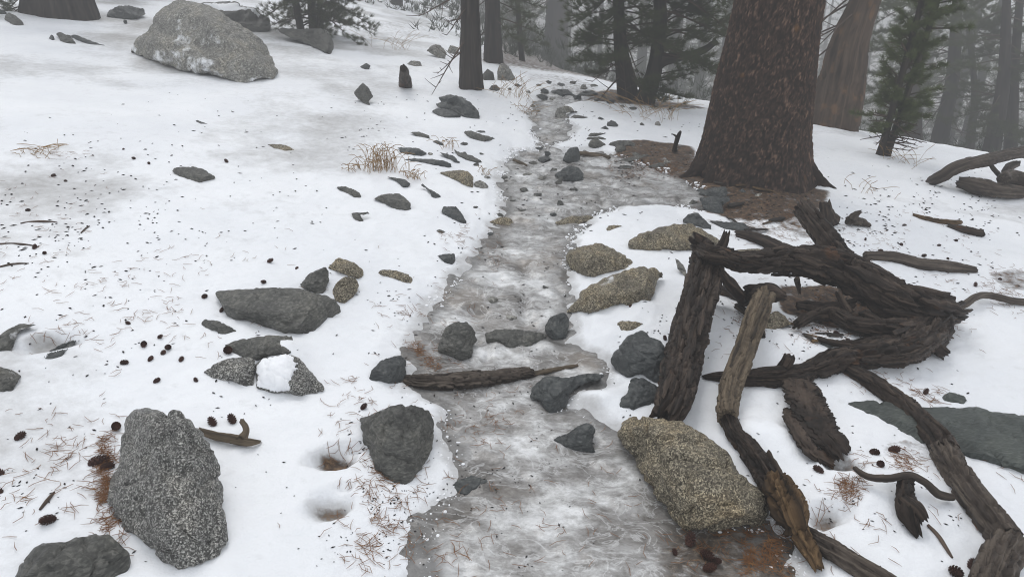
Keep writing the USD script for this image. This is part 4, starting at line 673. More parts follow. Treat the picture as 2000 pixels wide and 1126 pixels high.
    for pts, lab in (([(1560,596,16,.05),(1610,600,22,.07),(1665,592,18,.10)], 'thin broken limb lying in the litter just under the fallen tree'), ([(1600,662,10,.02),(1660,672,18,.02),(1720,664,22,.03),(1765,668,14,.03)], 'rotten limb between the two arms of dead wood'),
            ([(1750,655,22,.04),(1800,668,30,.05),(1842,690,22,.03)], 'gnarled stub filling the fork at the right end of the dead wood'), ([(1440,598,12,.02),(1470,622,16,.02),(1490,655,10,.01)], 'short dark limb beside the top of the pale branch'), ([(1690,612,14,.1),(1720,628,16,.08),(1770,640,12,.05)], 'crooked black limb wedged below the fallen tree'),
            ([(1700,705,14,.05),(1760,700,20,.07),(1815,676,18,.08),(1846,650,12,.08)], 'splintered limb lying along the top of the root log')):
        log('broken_limb', lab, 'branch', [('branch', WD, pts, dict(spl=8, k=30, step=.008, rough=.3, crack=.35, jag=(1.2, 1.4)))])
    rng = np.random.default_rng(91)
    for i in range(34):
        px, py = (rng.uniform(1530, 1800), rng.uniform(585, 672)) if i < 20 else (rng.uniform(1400, 1560), rng.uniform(345, 450)); w = rng.uniform(5, 13); a = rng.normal(.15, .5); l_ = rng.uniform(9, 24)
        lb = 'bark scrap in the litter under the fallen tree' if i < 20 else 'bark scrap on the bare ground below the big scaly tree'
        log('bark_piece', 'dark ' + lb, 'bark', [('branch', 'dark_bark' if i % 3 else RW, [(px - l_ * math.cos(a), py - l_ * .5 * math.sin(a), w * .7), (px, py, w), (px + l_ * math.cos(a), py + l_ * .5 * math.sin(a), w * .5)], dict(k=10, flat=.35, step=.012, rough=.3, crack=0, jag=(1, 1), sink=.8))], 'dark ' + lb.replace('scrap', 'scraps'))
    log('small_log', 'dark branch behind the fallen trunk pointing to the litter', 'branch', [('branch', WD, [(1443,457,16),(1480,466,24),(1520,484,28),(1560,500,30)], dict(k=20, rough=.15, jag=(1.5, .4)))])
    log('grey_log', 'flat grey weathered log behind the right of the fallen trunk', 'dead log', [('trunk', GW, [(1690,500,18),(1740,502,24),(1800,516,26),(1860,522,24),(1902,527,14)], dict(k=22, rough=.10, crack=.15, jag=(.5, .8)))])
    log('root', 'thin bent root at the right of the fallen trunk', 'root', [('branch', GW, [(1856,600,14,.03),(1880,596,15,.03),(1905,580,14,.05),(1940,578,14,.04),(1985,588,14,.02),(2040,590,12,.02)], dict(k=14, rough=.08, crack=.08))])
    log('stick', 'dark stick propped under the left of the fallen trunk', 'stick', [('branch', WD, [(1408,532,18,.2),(1428,558,24,.14),(1458,588,24,.06)], dict(k=18))])
    log('stick', 'dark stick lying on snow between the upright log and pale branch', 'stick', [('branch', WD, [(1395,562,16),(1425,572,22),(1462,588,22)], dict(k=18))])
    log('step_log', 'wet split log laid across the trail as a step', 'step log', [('trunk', GW, [(796,742,30,.0),(830,746,46,.016),(890,745,48,.018),(950,738,44,.016),(1000,732,38,.012),(1036,727,30,.006)], dict(spl=20, flat=.62, k=60, step=.006, rough=.14, crack=.34, jag=(.8, .8)))])
    log('wood_sliver', 'thin wet sliver of wood frozen in line with the right end of the step log', 'wood sliver', [('trunk', WW, [(1040,730,14,.004),(1085,721,13,.004),(1128,713,8,.0)], dict(flat=.6, k=24, step=.006, rough=.2, crack=.3, jag=(.6, .8)))])
    log('fallen_log', 'grey fallen log at the right edge with a curved broken end', 'dead log', [('trunk', GW, [(1820,353,18,.03),(1850,338,26,.12),(1900,318,26,.22),(1960,304,24,.28),(2060,292,24,.32)], dict(k=26, rough=.10, crack=.16, jag=(1, .5))),
        ('limb', GW, [(1935,322,8,.2),(1955,345,10,.12),(1975,360,8,.05)], dict(k=10)), ('limb', GW, [(1985,320,14,.2),(1970,345,18,.12),(1990,372,14,.04)], dict(k=12))])
    log('wood_chunk', 'hollow weathered wood chunk under the fallen log at the right edge', 'wood chunk', [('trunk', GW, [(1874,356,22,.06),(1910,364,34,.07),(1960,372,30,.07),(1990,374,24,.06)], dict(k=28, rough=.22, crack=.3, jag=(.6, 2.0))), ('broken_end', GW, [(1960,350,24,.15),(1985,348,30,.14),(2020,360,30,.12)], dict(k=20, rough=.25, crack=.2))])
    log('wood_chunk', 'knobbly upright stub beyond the fallen trunk', 'wood chunk', [('trunk', WD, [(1622,430,30,.03),(1616,418,28,.08),(1612,402,18,.14)], dict(k=20, rough=.3, crack=.2, jag=(.3, 1.3)))])
    log('wood_chunk', 'horned grey stub right of the upright knobbly one', 'wood chunk', [('trunk', GW, [(1658,430,18,.04),(1680,433,18,.03),(1698,440,8,.02)], dict(k=16, rough=.25, jag=(.6, 1.2))), ('broken_spike', GW, [(1664,428,18,.05),(1670,420,14,.08),(1680,414,6,.11)], dict(k=12, rough=.25, jag=(.4, 1)))])
    log('stick', 'orange split stick on the right hand snow', 'stick', [('branch', RW, [(1786,420,6),(1815,428,10),(1850,434,11),(1874,434,10)], dict(k=12))])
    log('stick', 'short black stick right of the orange split stick', 'stick', [('branch', WD, [(1852,440,8),(1880,448,16),(1918,456,18)], dict(k=14))])
    log('forked_stick', 'forked brown stick behind the notched granite rock', 'stick', [('branch', WW, [(388,840,13,.02),(420,850,17,.02),(460,858,19,.02),(482,862,17,.02),(506,862,5,.01)], dict(k=20, rough=.14, crack=.14, step=.006)), ('branch', WW, [(470,858,22,.022),(480,842,14,.035),(474,824,11,.05)], dict(k=16, rough=.1, step=.006))])
    log('trail_log', 'tan log half sunk in the ice near the brown litter', 'dead log', [('trunk', WW, [(1130,299,8),(1160,303,11),(1190,308,9)], dict(k=14))])
    log('trail_stick', 'short stick lying on the middle trail ice', 'stick', [('branch', WW, [(1003,312,5),(1014,317,7),(1028,323,4)], dict(k=10))])
    log('broken_stump', 'small dark upright broken stump on the slope', 'stump', [('trunk', WD, [(792,168,26,.0),(791,155,24,.1),(788,134,14,.27)], dict(k=20, rough=.18, crack=.2, jag=(0, 1.4)))])
    log('snag', 'tiny twisted snag standing left of the big tree', 'stump', [('trunk', WD, [(1318,294,10,.0),(1320,280,9,.09),(1324,268,9,.15),(1328,259,6,.20)], dict(k=14, rough=.25, jag=(0, 1))), ('broken_spike', WD, [(1322,268,5,.15),(1316,263,3,.18),(1312,262,2,.19)], dict(k=8))])
    for (x0, y0, x1, y1, w), lab in (((1812,1024,1860,1088,8), 'thin bare twig on snow near the bottom right'), ((78,994,106,960,7), 'short dark twig left of the notched granite rock'), ((40,436,112,434,4), 'thin curved twig on the far left snow, upper'), ((-5,476,75,482,4), 'long straight twig at the left edge'),
            ((-5,522,56,514,4), 'dark twig at the left edge below the long straight one'), ((158,455,175,441,3), 'tiny upright twig on the left slope'), ((1095,870,1100,872,2), None)):
        if lab: log('twig', lab, 'twig', [('branch', 'twig_wood', [(x0, y0, w * .7), ((x0 + x1) / 2 + 2, (y0 + y1) / 2 - 3, w), (x1, y1, w * .5)], dict(k=8, rough=.1, crack=0, jag=(0, 0), step=.01, sink=.9))])

# ------------------------------------------------------------------ trees
NEED = {}
def tufts(pos, dirs, n, ln, wd, rng, spread=1.25):
    """Needle tufts at pos pointing along dirs: thin triangles."""
    m = len(pos)
    if not m: return np.zeros((0, 3)), np.zeros((0, 3), int)
    d = dirs[:, None] + rng.normal(0, spread * .55, (m, n, 3)); d[..., 2] += .15; d /= np.linalg.norm(d, axis=2, keepdims=True)
    l = ln * rng.uniform(.65, 1.15, (m, n, 1)); b = pos[:, None] + rng.normal(0, ln * .12, (m, n, 3))
    sd = np.cross(d, rng.normal(size=(m, n, 3))); sd /= np.linalg.norm(sd, axis=2, keepdims=True)
    tip = b + d * l + np.array([0, 0, -.06]) * l
    v = np.stack([b - sd * wd / 2, b + sd * wd / 2, tip], 2).reshape(-1, 3)
    return v, np.arange(len(v)).reshape(-1, 3)
def branch_geo(o, az, L_, pitch, droop, rng, twigs, tuft_gap, bare_in, bush=.4):
    """One limb: wood tubes and tuft places."""
    n = 7; s = np.linspace(0, 1, n); dirh = np.array([math.cos(az), math.sin(az), 0.0]); side = np.array([-dirh[1], dirh[0], 0])
    P = o + dirh * (s * L_)[:, None] * math.cos(pitch) + np.array([0, 0, 1]) * (s * L_ * math.sin(pitch) - droop * L_ * s ** 1.6 + .25 * droop * L_ * s ** 4)[:, None] + side * (rng.normal(0, .05) * L_ * s ** 2)[:, None]
    wood = [(P, np.linspace(.006 + .008 * L_, .003, n))]; pos, dr = [], []
    for k in range(twigs):
        t = bare_in + (1 - bare_in) * (k + rng.uniform(0, 1)) / twigs; b = np.array([np.interp(t, s, P[:, c]) for c in range(3)])
        sgn = 1 if k % 2 else -1; a = dirh * .8 + side * sgn * rng.uniform(.4, 1.1) + np.array([0, 0, rng.uniform(-.6, .7)]); a /= np.linalg.norm(a)
        tl = L_ * bush * (1.1 - .6 * t) * rng.uniform(.6, 1.2); q = b + a * tl * np.linspace(0, 1, 4)[:, None] + np.array([0, 0, .10 * tl]) * (np.linspace(0, 1, 4) ** 2)[:, None]
        wood.append((q, np.linspace(.005, .002, 4)))
        for w in np.arange(.35, 1.0001, max(tuft_gap / max(tl, .02), .08)):
            pos.append(b + a * tl * w + np.array([0, 0, .1 * tl * w * w])); dr.append(a + np.array([0, 0, .3]))
    for w in np.arange(max(bare_in, .5), 1.001, tuft_gap / L_):
        pos.append([np.interp(w, s, P[:, c]) for c in range(3)]); dr.append(dirh + np.array([0, 0, .25]))
    return wood, pos, dr
def merge(parts):
    V, Fc, Gn, n = [], [], [], 0
    for v, f, g in parts: V.append(v); Fc.append(f + n); Gn.append(g); n += len(v)
    return np.vstack(V), np.vstack(Fc), np.vstack(Gn)
def tree(label, base, r, height, lean=(0, 0), bark='dark_bark', limbs=(), flare=.5, crown='pine_needles', seed=1, k=28, n_need=42, nlen=.078, nwid=.0040, gap=.085, name='pine_tree', group=None, step=.05, merge_limbs=False, bend=(0, 0), rough=.07, stems=None, path=None):
    """limbs: (count, z0, z1, length range, pitch range, droop, twigs, bare_in, azimuth range or None, leafy)."""
    rng = np.random.default_rng(seed); t = thing(name, label, 'tree', base, group); base = np.asarray(base, float)
    ph = rng.uniform(0, 6.28)
    allpos, alldir = [], []; woods = []
    for (off, r_, ln_, bd, h_) in (stems or [((0, 0), r, lean, bend, height)]):
        zz = np.linspace(0, 1, 7); b0 = base + np.array([off[0], off[1], 0])
        P = b0 + np.c_[ln_[0] * h_ * zz + bd[0] * np.sin(zz * np.pi), ln_[1] * h_ * zz + bd[1] * np.sin(zz * np.pi), zz * (h_ + .25) - .25]
        rad = r_ * (1 - .62 * zz)
        if path:
            pp = []; y_ = base[1]
            for px, py, w in path:
                ry = rays(px, py); tt = y_ / ry[1]; q = CAM + ry * tt; pp.append([*q, w / 2 * tt / F])
            pp = np.array(pp); pp = pp[pp[:, 2] > base[2] + .05] if (pp[:, 2] > base[2] + .05).sum() >= 2 else pp
            d_ = pp[0] - pp[1]; g0 = pp[0] + d_ * ((base[2] - .25 - pp[0, 2]) / d_[2]); g0[3] = pp[0, 3] * 1.02; g0[:2] = np.clip(g0[:2], pp[0, :2] - .25, pp[0, :2] + .25)
            d_ = pp[-1] - pp[-2]; top = pp[-1] + d_ * min(1.0, .8 / max(d_[2], .1)); top[3] = pp[-1, 3]; end = top + (h_ + base[2] - top[2]) * np.array([d_[0] / d_[2] * .35, 0, 1, 0]); end[3] = pp[-1, 3] * .5
            PP = np.vstack([g0, pp, top, end]); ss_ = np.linspace(0, 1, 14); cs = np.r_[0, np.cumsum(np.linalg.norm(np.diff(PP[:, :3], axis=0), axis=1))]
            P = PP[:, :3]; rad = PP[:, 3]; zz = (P[:, 2] - P[0, 2]) / (P[-1, 2] - P[0, 2])
        disp = lambda TH, S: flare * np.exp(-np.clip(S - .22, 0, None) / (r_ * 1.5 + .03)) * (.45 + .55 * np.cos(3 * TH + ph) ** 2 * np.cos(2 * TH + 1.3) ** 2 + .25 * np.cos(5 * TH))
        v, f, g = tube(P, rad, k=k, step=step, rough=rough, crack=.08, seed=seed, disp=disp)
        mesh('trunk', v, f, bark, t, prim={'grain': g})
        for (cnt, z0, z1, lr, pr, droop, twigs, bare_in, azr, leafy) in limbs:
            for i in range(cnt):
                z = z0 + (z1 - z0) * (i + rng.uniform(0, 1)) / cnt; u = (z + .25) / (h_ + .25)
                c = np.array([np.interp(u, zz, P[:, q]) for q in range(3)]); az = rng.uniform(*(azr or (0, 2 * np.pi))); L_ = rng.uniform(*lr)
                o = c + np.array([math.cos(az), math.sin(az), 0]) * r_ * .5
                w, pos, dr = branch_geo(o, az, L_, rng.uniform(*pr), droop, rng, twigs, gap, bare_in)
                woods.append(merge([tube(p_, r__, k=5, step=max(.05, L_ / 9), rough=.05, seed=seed + i) for p_, r__ in w]))
                if leafy: allpos += pos; alldir += dr
    if woods and merge_limbs: v, f, g = merge(woods); mesh('branches', v, f, 'twig_wood', t, prim={'grain': g}, kind='stuff')
    else:
        for v, f, g in woods: mesh('branch', v, f, 'twig_wood', t, prim={'grain': g})
    if allpos:
        v, f = tufts(np.array(allpos), np.array(alldir), n_need, nlen, nwid, rng); mesh('crown', v, f, crown, t, smooth=False)
    return t
def ground(px, py, far=None):
    if far is None: p = at(px, py)
    else:
        d = rays(px, py); p = CAM + d * far
    return np.array([p[0], p[1], float(Htop(p[0], p[1]))])
def build_trees():
    # the big scaly trunk
    b = ground(1468, 338); rng = np.random.default_rng(4); mpp = np.linalg.norm(b - CAM) / F
    r = 100 * mpp; t = thing('big_pine', 'huge scaly dark red trunk with flaring roots right of the trail', 'tree', b)
    P = b + np.array([[-.0, 0, -.3], [.0, 0, 0], [.005, .02, .6], [.03, .02, 1.3], [.20, .05, 4], [.6, .1, 9.0]]); rad = r * np.array([.96, .94, .85, .72, .66, .5])
    w = 2 * np.pi * r; cells = np.c_[rng.uniform(0, w, 30000), rng.uniform(-.3, 4.0, 30000) * .62]; cells = np.vstack([cells, cells - [w, 0], cells + [w, 0]]); tr_ = cKDTree(cells); hv = np.tile(rng.uniform(0, 1, 30000), 3)
    shade = {}
    def disp(TH, S):
        q = np.c_[(np.mod(TH, 2 * np.pi) * r).ravel(), ((S - .3) * .62).ravel()]; q = q + (np.stack([noise(np.c_[q * 30, np.zeros(len(q))], 1), noise(np.c_[q * 30, np.zeros(len(q))], 2)], 1) - .5) * .012
        d, i = tr_.query(q, k=2); edge = np.clip((d[:, 1] - d[:, 0]) / .008, 0, 1).reshape(TH.shape); h = hv[i[:, 0]].reshape(TH.shape); shade['s'] = .15 + (.25 + .75 * h) * (.4 + .6 * edge)
        fl = np.exp(-np.clip(S - .26, 0, None) / .16); a = lambda c, p: np.clip(np.cos(TH - c), 0, 1) ** p
        return .030 * edge * (.3 + .7 * h) + fl * (.04 + .20 * a(2.7, 6) + .28 * a(-.05, 7) + .28 * a(-1.2, 9) + .22 * a(-2.2, 8) + .3 * a(1.3, 6))
    # ring angle 0 lies along 'up' -> use +x as reference so that root azimuths are plain
    v, f, g = tube(P, rad, k=300, step=.013, rough=.025, seed=5, disp=disp, up=(1, 0, 0)); sh = np.r_[shade['s'].ravel(), .3, .3]
    mesh('trunk', v, f, 'scaly_bark', t, prim={'grain': g, 'shade': sh})
    for az, ln_, rr_ in ((-.35, .34, .085), (-1.75, .20, .07), (3.3, .30, .075), (-2.6, .22, .07), (-1.1, .22, .07)):
        d = np.array([math.cos(az), math.sin(az), 0]); Pr = []
        for s in np.linspace(0, 1, 5):
            q = b + d * (r * .75 + s * ln_); zg = float(Htop(q[0], q[1])); Pr.append([q[0], q[1], zg + .16 * (1 - s) ** 2 - .05 * s + .01])
        v, f, g = tube(Pr, np.linspace(rr_, .03, 5), k=30, step=.014, rough=.16, crack=.15, seed=int(az * 10) % 50, jag=(0, 0)); mesh('root', v, f, 'scaly_bark', t, prim={'grain': g, 'shade': np.full(len(v), .45)})
    # dark trunk pair left of the trail
    dead = (14, .35, 2.4, (.35, .8), (-.5, .2), .35, 5, .35, (2.2, 4.6), False)
    tree('nearest dark straight trunk left of the trail with drooping dead twigs', ground(920, 172), .15, 9, seed=11, path=[(920,165,45),(919,100,42),(918,0,36)], limbs=[dead, (5, 1.2, 2.4, (.4, .8), (-.3, .1), .4, 6, .3, (-.6, 1.2), True)], k=40, step=.03, flare=.4)
    tree('second dark trunk just behind the nearest one, leaning left', ground(975, 150, 11), .16, 9, seed=12, path=[(975,140,34),(963,85,33),(962,0,29)], limbs=[(14, .5, 2.2, (.5, .9), (-.3, .3), .35, 8, .3, (-1.6, 1.4), True), (4, .4, 1.4, (.3, .6), (-.5, 0), .3, 4, .3, (1.8, 4.2), False)], k=36, step=.03, flare=.45)
    tree('slim young pine between the second dark trunk and the pale thick trunk', ground(1018, 145, 13.0), .06, 5, seed=13, path=[(1018,148,14),(1015,60,11),(1010,0,9)], limbs=[(30, .25, 2.8, (.3, .6), (-.4, .4), .2, 7, .2, None, True)], k=16, flare=.3)
    tree('thick pale hazy trunk at the end of the trail', ground(1084, 148, 24.0), .33, 11, seed=14, path=[(1084,150,52),(1085,90,46),(1089,0,45)], limbs=[(10, 2.0, 4.4, (1.2, 2.2), (-.5, .1), .35, 9, .3, (2.0, 4.6), True), (5, 2.0, 4.0, (.8, 1.5), (-.6, 0), .3, 5, .3, (-1, 1), False)], k=40, step=.06, flare=.4, nlen=.12, nwid=.008)
    # the leafy pair right of the trail
    lf = lambda azr, c, z0=.25: (c, z0, 2.3, (.55, 1.1), (-.5, .55), .25, 13, .2, azr, True)
    tree('leafy pine right of the trail, left one of the close pair', ground(1226, 192), .155, 9, seed=15, path=[(1226,180,37),(1222,150,35),(1213,100,28),(1208,0,22)], limbs=[(26, .25, 2.3, (.35, .68), (-.5, .55), .25, 13, .2, (2.2, 4.4), True), lf((4.4, 5.6), 14), lf((5.2, 7.9), 16, .6), (8, .25, 1.0, (.4, .7), (-.6, -.1), .35, 5, .2, (3.2, 5.2), False)], k=36, step=.03, flare=.35)
    p = tree('leafy pine right of the trail, right one of the close pair with a level limb', ground(1263, 200), .155, 9, seed=16, path=[(1263,188,34),(1275,150,31),(1284,100,27),(1290,40,26),(1289,0,25)], limbs=[lf((-1.0, 1.5), 36, .5), lf((1.5, 4.8), 14, .7), (10, .1, .35, (.3, .5), (-.1, .4), .2, 6, .1, (3.5, 6.5), True)], k=36, step=.03, flare=.35)
    b2 = ground(1263, 200); lp = [CAM + rays(x_, y_) * (b2[1] / rays(x_, y_)[1]) for x_, y_ in ((1280,130),(1296,118),(1322,112),(1360,104),(1400,80))]
    v, f, g = tube(lp, [.075, .07, .055, .045, .03], k=18, step=.02, seed=3); mesh('limb', v, f, 'dark_bark', p, prim={'grain': g})
    # right side
    tree('broad orange barked trunk behind the big scaly tree', ground(1634, 263, 9.0), .31, 10, bark='orange_bark', seed=17, path=[(1634,255,98),(1638,190,86),(1655,100,76),(1691,0,58)], limbs=[(18, 1.0, 2.8, (.5, 1.1), (-.7, -.1), .3, 6, .3, (2.2, 4.0), False), (6, 1.3, 3, (.5, 1.0), (-.3, .2), .3, 7, .3, (-1.5, 1.2), True)], k=56, step=.03, flare=.25)
    tree('young green pine with two slender stems in the snow at right', ground(1720, 303), .05, 3.4, seed=18, crown='bright_needles', stems=[((-.02, 0), .036, (.060, .0), (.0, 0), 3.3), ((.045, .02), .034, (.125, .02), (-.0, 0), 3.6)],
        limbs=[(8, .16, .5, (.14, .28), (.1, .6), .06, 6, .3, None, True), (64, .36, 2.3, (.13, .32), (.1, .9), .05, 7, .25, None, True), (9, .08, .4, (.15, .32), (-.3, .2), .1, 3, .2, None, False)], k=20, step=.025, flare=.35, n_need=46, nlen=.062, nwid=.0036, gap=.075)
    tree('hazy straight trunk just behind the young green pine', ground(1778, 270, 14.0), .19, 10, seed=19, path=[(1778,262,42),(1781,170,32),(1800,70,30),(1812,0,28)], limbs=[(20, .9, 3.4, (.6, 1.3), (-.4, .4), .3, 9, .25, None, True)], k=30, flare=.4, nlen=.10, nwid=.006)
    tree('curved hazy trunk leaning right, left of the thin crooked one', ground(1838, 270, 17.0), .165, 10, seed=20, path=[(1836,268,31),(1856,180,26),(1865,90,22),(1870,0,18)], limbs=[(16, 1.2, 4.0, (.7, 1.4), (-.4, .3), .3, 8, .3, (1.6, 4.8), True), (10, .8, 3.4, (.5, 1.1), (-.6, .0), .3, 5, .3, None, False)], k=28, flare=.35, nlen=.11, nwid=.007)
    tree('thin crooked hazy trunk between two leaning ones', ground(1896, 280, 17.5), .085, 8, seed=21, path=[(1895,278,17),(1903,200,12),(1896,90,11),(1886,20,9),(1880,0,8)], limbs=[(9, 2.0, 4.0, (.5, 1.0), (-.4, .2), .3, 6, .3, None, True)], k=20, flare=.35, nlen=.11, nwid=.007)
    tree('hazy leaning pine second from the right edge', ground(1938, 290, 15.0), .17, 10, seed=22, path=[(1938,286,31),(1957,180,24),(1965,40,17),(1966,0,15)], limbs=[(28, .8, 3.6, (.6, 1.3), (-.4, .3), .3, 9, .25, None, True)], k=28, flare=.35, nlen=.10, nwid=.006)
    tree('hazy trunk against the right edge', ground(1975, 290, 15.5), .14, 10, seed=23, path=[(1974,284,24),(1981,140,18),(1992,0,14)], limbs=[(20, .8, 3.6, (.5, 1.1), (-.4, .3), .3, 8, .25, None, True)], k=28, flare=.35, nlen=.10, nwid=.006)
    # upper left
    tree('broad dark tree foot at the top left corner', ground(122, 28), .44, 8, seed=24, path=[(120,26,118),(114,0,114)], limbs=[(9, .12, .9, (.6, 1.0), (-.5, .3), .3, 9, .3, (2.6, 4.2), True)], k=44, flare=.25, step=.05)
    tree('dark tree foot behind the dark boulder at top left', ground(262, 16, 13.0), .36, 8, seed=25, limbs=[(12, .1, 1.0, (.6, 1.1), (-.4, .3), .3, 9, .3, (2.6, 6.5), True)], k=40, flare=.3, step=.05)
    tree('bushy dark pine growing behind the round grey boulder', ground(602, 46, 11.0), .07, 4, seed=26, stems=[((-.10, 0), .06, (-.05, 0), (-.03, 0), 3.6), ((.05, .02), .065, (.02, 0), (.02, 0), 4), ((.14, 0), .05, (.08, 0), (.02, 0), 3.4)],
        limbs=[(26, .15, 1.6, (.45, 1.0), (-.45, .5), .18, 12, .15, None, True)], k=18, flare=.3)
    tree('slim pale trunk far up the slope, left of the pair', ground(738, 45, 24.0), .14, 10, seed=27, path=[(738,45,13),(738,0,12)], limbs=[(4, 1.8, 3.6, (.5, .9), (-.4, .2), .3, 6, .3, None, True)], k=22)
    tree('pale trunk far up the slope, right of the pair', ground(776, 70, 19.0), .17, 10, seed=28, path=[(776,68,26),(775,0,24)], limbs=[(10, .8, 3.0, (.7, 1.4), (-.5, .3), .3, 8, .3, (-1.2, 1.2), True)], k=26, nlen=.11, nwid=.007)

def build_far_trees():
    """Hazy trees beyond, each an instance of one of three kinds."""
    protos = []
    for i in range(3):
        c = stage.CreateClassPrim(f'/World/far_pine_kind_{["slim","full","open"][i]}')
        rng = np.random.default_rng(60 + i); h = 11.0
        P = np.array([[0, 0, -.6], [0.05, 0, 2], [.02, .05, 6], [0, 0, h]]); v, f, g = tube(P, [.22, .19, .13, .03], k=14, step=.25, rough=.06, seed=i)
        mesh('trunk', v, f, 'dark_bark', c, prim={'grain': g})
        woods, pos, dr = [], [], []
        for j in range((46, 64, 40)[i]):
            z = rng.uniform(.4 if i == 1 else 1.2, h - .5); L_ = (1 - z / h) ** .7 * rng.uniform(1.0, 2.3) * (.75, 1.1, .95)[i] + .25
            w, p_, d_ = branch_geo(np.array([0, 0, z]), rng.uniform(0, 6.28), L_, rng.uniform(-.3, .25), .28, rng, 8, .17, .2)
            woods += [tube(a, b_, k=4, step=.4, rough=0, seed=j) for a, b_ in w[:1]]; pos += p_; dr += d_
        v, f, g = merge(woods); mesh('branches', v, f, 'twig_wood', c, prim={'grain': g}, kind='stuff')
        v, f = tufts(np.array(pos), np.array(dr), 13, .17, .013, rng); mesh('crown', v, f, 'pine_needles', c, smooth=False)
        protos.append(c)
    rng = np.random.default_rng(77); n = 0
    spots = []
    zones = [(-40, -20, 22, 40, 8, 'behind the snow slope at upper left'), (-20, -6, 26, 48, 9, 'behind the pale trunks up the slope'), (-6, 4, 28, 55, 12, 'behind the end of the trail'), (4, 16, 28, 60, 15, 'between the leafy pair and the big scaly tree'), (16, 26, 26, 60, 13, 'in the gap right of the big scaly tree'), (26, 40, 26, 60, 15, 'behind the leaning trunks at right')]
    kinds = ['slim', 'full', 'open']
    for a0, a1, d0, d1, cnt, where in zones:
        cnt = int(cnt * .8)
        for k_ in range(cnt):
            az, d = a0 + (a1 - a0) * (k_ + rng.uniform(0, 1)) / cnt, rng.uniform(d0, d1)
            x, y = d * math.sin(math.radians(az)), d * math.cos(math.radians(az)); z = float(Htop(x, y)); i = int(rng.integers(0, 3)); s = rng.uniform(.65, 1.0)
            if z + 11.4 * s > 13.2: s = (13.2 - z) / 11.4
            xf = UsdGeom.Xform.Define(stage, unique('/World', 'distant_pine')); xf.AddTranslateOp().Set(Gf.Vec3d(x, y, z)); xf.AddRotateZOp().Set(float(rng.uniform(0, 360))); xf.AddScaleOp().Set(Gf.Vec3f(s * float(rng.uniform(.9, 1.25)), s, s))
            xf.GetPrim().GetReferences().AddInternalReference(protos[i].GetPath()); xf.GetPrim().SetInstanceable(True)
            tag(xf.GetPrim(), f'{kinds[i]} fog faded pine {where}', 'tree', f'{kinds[i]} fog faded pines {where}')
    # low scrub on the far slope: nobody could count it
    rng = np.random.default_rng(5); m = 5200
    a = np.radians(rng.uniform(-42, 44, m)); d = rng.uniform(15, 60, m); x, y = d * np.sin(a), d * np.cos(a)
    keep = (y + .35 * x > 14.5) & ((x > -1.5 + .0 * y) | (d > 19)) & (fbm(xyz(x, y, .35), 2, 4) > .42); x, y = x[keep], y[keep]; z = Htop(x, y)
    hgt = rng.uniform(.1, .75, len(x)); pos = np.repeat(np.c_[x, y, z], 5, 0) + rng.normal(0, 1, (len(x) * 5, 3)) * np.array([.3, .3, 0]); pos[:, 2] += np.repeat(hgt, 5) * rng.uniform(0, 1, len(pos))
    v, f = tufts(pos, np.tile([0, 0, 1.], (len(pos), 1)), 9, .22, .022, rng, 1.2); p = mesh('distant_scrub', v, f, 'dull_scrub', smooth=False, kind='stuff'); tag(p, 'low dull green scrub covering the slope beyond the crest', 'scrub')

# ------------------------------------------------------------------ small things
def cone_mesh():
    V, Fc, n = [], [], 0
    v, f, g = tube([[0, 0, 0], [0, 0, .012], [0, 0, .03], [0, 0, .05], [0, 0, .062]], [.006, .014, .0155, .011, .003], k=10, step=.006, rough=0, crack=0); V.append(v); Fc.append(f); n = len(v)
    for ring in range(8):
        z = .004 + ring * .007; rr_ = np.interp(z, [0, .012, .03, .05, .062], [.012, .022, .025, .018, .007])
        for q in range(7):
            a = q * 2 * np.pi / 7 + ring * .45; c, s = math.cos(a), math.sin(a); w = rr_ * .30
            p = np.array([[rr_ * .4, -w * .6, z], [rr_ * .4, w * .6, z], [rr_ * 1.05, w, z + .004], [rr_ * 1.25, 0, z + .0065], [rr_ * 1.05, -w, z + .004], [rr_ * 1.0, 0, z - .0015]])
            p = np.c_[p[:, 0] * c - p[:, 1] * s, p[:, 0] * s + p[:, 1] * c, p[:, 2]]
            V.append(p); Fc.append(np.array([[0, 1, 2], [0, 2, 3], [0, 3, 4], [5, 2, 1], [5, 3, 2], [5, 4, 3], [5, 0, 4]]) + n); n += 6
    return np.vstack(V), np.vstack(Fc)
